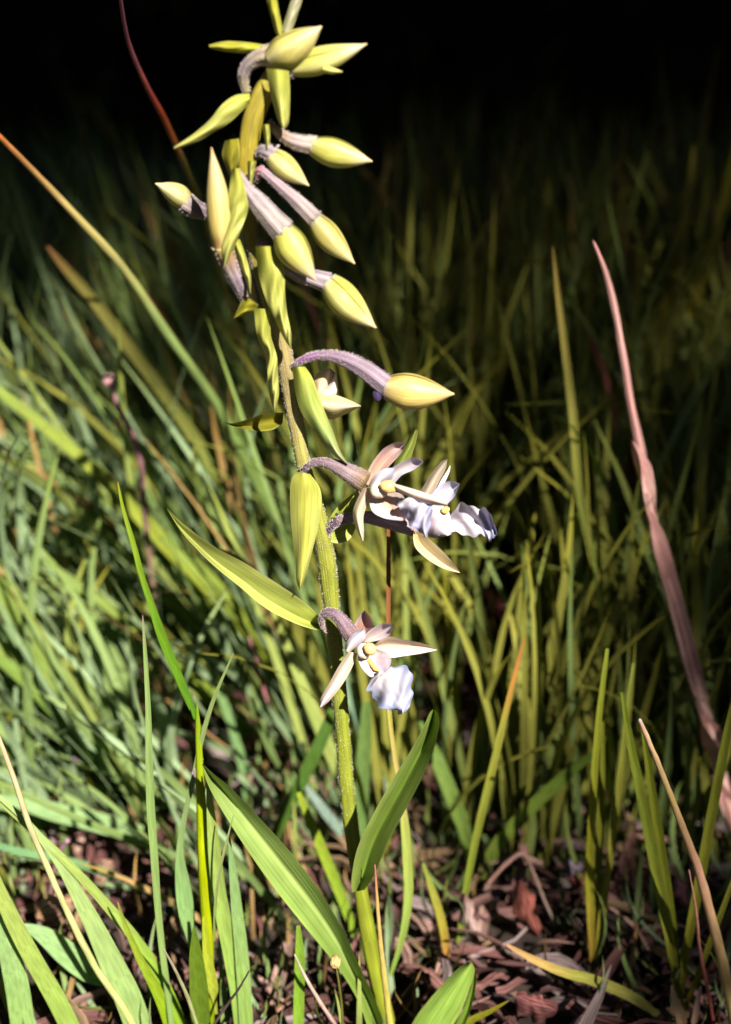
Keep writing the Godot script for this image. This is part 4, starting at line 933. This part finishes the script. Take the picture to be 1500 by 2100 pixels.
	pet("sepal", f2, [[858, 1015], [882, 975], [902, 950], [917, 941]], [[886, 1022], [900, 990], [914, 962], [918, 942]], {"z": 0.0, "z1": 3.0, "bulge": 3.0, "cols": [[0, C(195, 175, 155)], [1, C(220, 205, 185)]], "edge": C(225, 210, 190)})
	pet("petal", f2, [[893, 1008], [905, 985], [918, 965], [923, 955]], [[899, 1012], [912, 990], [922, 968], [924, 955]], {"z": -3.0, "cols": [[0, C(215, 210, 230)], [1, C(235, 230, 238)]]})
	pet("petal", f2, [[880, 1018], [903, 995], [925, 986], [943, 992]], [[906, 1042], [922, 1030], [934, 1016], [943, 994]], {"z": 2.0, "z1": 7.0, "bulge": -2.0, "cols": [[0, C(225, 215, 230)], [1, C(215, 220, 250)]], "edge": C(205, 212, 250)})
	pet("lip", f2, [[866, 1050], [866, 1080], [884, 1102], [912, 1101]], [[898, 1030], [920, 1048], [926, 1072], [926, 1096]], {"z": 3.0, "z1": 6.0, "bulge": 4.0, "cols": [[0, C(235, 215, 220)], [0.5, C(232, 215, 235)], [1, C(240, 225, 238)]]})
	pet("lip", f2, [[900, 1096], [945, 1096], [985, 1099], [1006, 1106], [1020, 1100]], [[914, 1072], [944, 1036], [984, 1040], [1010, 1060], [1020, 1096]], {"z": 6.0, "z1": 10.0, "ruf": 2.6, "rn": 2.4, "scal": 4.0, "bulge": -4.0, "cols": [[0, C(240, 230, 245)], [0.4, white], [0.7, lav], [1, C(200, 212, 252)]], "n": 36, "m": 20}).set_meta("label", "ruffled lavender lip tip stretched out sideways")
	ball("anther_cap", f2, 914, 1046, 7.0, 9, 7, 0.5, [[0, C(250, 215, 120)], [1, C(245, 200, 110)]], M.flesh)
	pet("sepal", f2, [[848, 1086], [851, 1120], [876, 1146], [910, 1166], [944, 1175]], [[862, 1090], [882, 1106], [908, 1130], [930, 1154], [944, 1174]], {"z": 4.0, "z1": 8.0, "fold": 3.0, "keel": 0.35, "cols": [[0, C(190, 170, 120)], [0.5, C(200, 180, 140)], [1, C(225, 205, 175)]], "edge": C(230, 215, 170)}).set_meta("label", "tan lower sepal hanging below the side view flower")
	# lowest flower
	var p3 := [[672, 1296, 6, 5], [662, 1284, 8, 8], [660, 1268, 9, 12], [668, 1257, 10, 17], [684, 1258, 11, 22], [700, 1272, 12, 28], [714, 1292, 12, 34], [728, 1312, 12, 34]]
	var f3 := part("flower", stalk(p3, [[0, C(190, 150, 140)], [0.3, C(125, 105, 125)], [0.8, C(140, 115, 130)], [1, C(120, 90, 70)]], 30, 18, 6, 0.1), M.stem, orchid)
	f3.set_meta("label", "lowest open flower facing the viewer with a white drooping lip")
	part("hairs", hairs(p3, 1400, 0.00035), M.hair, f3).set_meta("kind", "stuff")
	pet("sepal", f3, [[720, 1318], [727, 1284], [738, 1262], [748, 1252]], [[752, 1304], [765, 1286], [760, 1266], [749, 1252]], {"z": 9.0, "z1": 14.0, "bulge": -4.0, "cols": [[0, C(205, 165, 130)], [0.35, C(190, 145, 135)], [0.8, C(215, 190, 190)], [1, C(235, 220, 215)]], "edge": C(222, 205, 215), "ew": 5.0})
	pet("petal", f3, [[707, 1330], [711, 1316], [724, 1300], [743, 1290]], [[716, 1340], [732, 1326], [748, 1310], [750, 1292]], {"z": 14.0, "z1": 17.0, "bulge": 3.0, "cols": [[0, C(238, 225, 220)], [0.6, C(222, 218, 240)], [1, C(205, 205, 242)]]})
	pet("petal", f3, [[738, 1318], [757, 1294], [783, 1279], [802, 1279]], [[754, 1318], [780, 1312], [799, 1302], [806, 1288]], {"z": 15.0, "z1": 22.0, "bulge": -2.5, "cols": [[0, C(230, 205, 190)], [0.6, C(205, 185, 195)], [1, C(225, 220, 242)]], "edge": C(225, 218, 235)})
	pet("sepal", f3, [[768, 1322], [794, 1306], [832, 1312], [870, 1320], [897, 1332]], [[770, 1332], [800, 1348], [832, 1345], [870, 1339], [897, 1333]], {"z": 14.0, "z1": 20.0, "fold": 3.0, "keel": 0.32, "cols": [[0, C(225, 205, 175)], [0.6, C(225, 208, 190)], [1, C(235, 220, 205)]], "mid": C(185, 150, 135), "edge": C(240, 228, 215)})
	pet("sepal", f3, [[716, 1336], [697, 1363], [676, 1400], [659, 1430], [655, 1448]], [[734, 1340], [720, 1374], [701, 1406], [677, 1436], [660, 1451]], {"z": 15.0, "z1": 22.0, "bulge": 2.5, "cols": [[0, C(225, 205, 170)], [0.6, C(230, 212, 200)], [0.9, C(225, 190, 205)], [1, C(240, 225, 225)]], "edge": C(240, 225, 210)})
	pet("lip", f3, [[734, 1328], [735, 1352], [744, 1372], [760, 1388], [770, 1386]], [[768, 1330], [792, 1338], [803, 1352], [797, 1372], [780, 1386]], {"z": 17.5, "z1": 21.0, "bulge": -1.2, "cols": [[0, C(240, 215, 200)], [0.5, C(225, 205, 225)], [1, C(232, 215, 235)]], "edge": C(242, 232, 242)})
	pet("lip", f3, [[770, 1380], [760, 1394], [757, 1415], [765, 1435], [786, 1450], [804, 1459], [824, 1464]], [[788, 1372], [797, 1378], [806, 1364], [832, 1370], [848, 1396], [846, 1430], [828, 1463]], {"z": 20.0, "z1": 22.0, "ruf": 1.9, "rn": 2.3, "scal": 5.0, "bulge": 2.5, "cols": [[0, C(252, 238, 235)], [0.35, C(248, 240, 245)], [0.7, C(222, 226, 252)], [1, C(205, 212, 252)]], "edge": C(185, 198, 250), "ew": 2.0, "n": 40, "m": 24}).set_meta("label", "crinkled white lavender lip tip hanging down")
	ball("column", f3, 746, 1335, 19.5, 15, 16, 0.2, [[0, C(242, 230, 225)], [1, C(240, 220, 205)]], M.flesh)
	ball("anther_cap", f3, 759, 1331, 22.0, 14, 12, -0.6, [[0, C(252, 212, 145)], [1, C(245, 188, 112)]], M.flesh)
	for k in 6:
		ball("callus", f3, 752 + k * 3.8, 1347 + k * 5.2, 17.0 + k * 0.5, 7, 3.4, -0.35, [[0, C(255, 190, 105)], [1, C(250, 165, 80)]], M.flesh)
	# the young broad leaf at the foot
	var yl := root("young_leaf_shoot")
	tag(yl, "broad young folded leaf shoot coming up beside the orchid's foot", "shoot")
	pet("leaf", yl, [[800, 2200], [845, 2100], [882, 2048], [930, 1995], [952, 1978], [964, 1973]], [[900, 2200], [922, 2120], [948, 2070], [966, 2020], [974, 1990], [968, 1973]], {"z": 14.0, "z1": 14.0, "bulge": 4.0, "cols": [[0, C(150, 190, 85)], [0.9, C(155, 190, 85)], [1, C(150, 120, 70)]], "edge": C(175, 200, 100), "ew": 8.0}, M.leaf)
	pet("leaf", yl, [[905, 2200], [926, 2120], [950, 2070], [967, 2022], [974, 1985]], [[930, 2200], [948, 2120], [966, 2070], [977, 2020], [975, 1985]], {"z": 12.0, "z1": 14.0, "bulge": -2.0, "cols": [[0, C(120, 155, 60)], [1, C(130, 160, 60)]]}, M.leaf)
	# dew
	for d in [[774, 808, 9.0, 9, 15, "bluish water drop hanging under the solitary cream bud"], [691, 1055, 4.0, 3.5, 3.5, "tiny dark red droplet above the farther flower's stalk"], [544, 405, 6.0, 3.5, 3.5, "tiny bright droplet beside the lilac stalk of a bud"]]:
		var q := ball("dew_drop", self, d[0], d[1], d[2], d[3], d[4], 0.2, [[0, Color.WHITE], [1, Color.WHITE]], M.drop)
		tag(q, d[5], "droplet")

func _ready():
	fw = Vector3(0, -sin(deg_to_rad(PITCH)), -cos(deg_to_rad(PITCH)))
	up = Vector3(0, cos(deg_to_rad(PITCH)), -sin(deg_to_rad(PITCH)))
	rng.seed = 4711
	noise.seed = 7
	noise.frequency = 0.01
	# camera
	var cam := Camera3D.new()
	cam.name = "camera"
	cam.fov = rad_to_deg(atan(HALF)) * 2.0
	cam.near = 0.02
	cam.far = 200.0
	cam.position = EYE
	cam.rotation_degrees = Vector3(-PITCH, 0, 0)
	var lens := CameraAttributesPhysical.new()
	lens.exposure_aperture = 4.9
	lens.frustum_focal_length = 12.0 / HALF
	lens.frustum_focus_distance = (pt(740, 1320, 0.012) - EYE).dot(fw)
	lens.frustum_near = 0.02
	lens.frustum_far = 200.0
	cam.attributes = lens
	add_child(cam)
	cam.current = true
	# sky
	var env := Environment.new()
	env.background_mode = Environment.BG_SKY
	var sm := ProceduralSkyMaterial.new()
	sm.sky_top_color = Color(0.36, 0.46, 0.68)
	sm.sky_horizon_color = Color(0.66, 0.70, 0.74)
	sm.ground_horizon_color = Color(0.30, 0.30, 0.26)
	sm.ground_bottom_color = Color(0.12, 0.12, 0.10)
	sm.sky_energy_multiplier = 0.38
	var sky := Sky.new()
	sky.sky_material = sm
	env.sky = sky
	env.tonemap_mode = Environment.TONE_MAPPER_LINEAR
	env.tonemap_exposure = 3.6
	env.sdfgi_enabled = true
	env.ssao_enabled = true
	env.ssil_enabled = true
	var we := WorldEnvironment.new()
	we.name = "world"
	we.environment = env
	add_child(we)
	# sun
	var sun := DirectionalLight3D.new()
	sun.name = "sun"
	sun.light_energy = 1.6
	sun.light_color = Color(1.0, 0.96, 0.90)
	sun.light_angular_distance = 0.5
	sun.shadow_enabled = true
	add_child(sun)
	sun.look_at_from_position(SUN, Vector3.ZERO, Vector3.UP)
	materials()
	ground()
	foliage()
	grass()
	litter()
	build_orchid()
	singles()
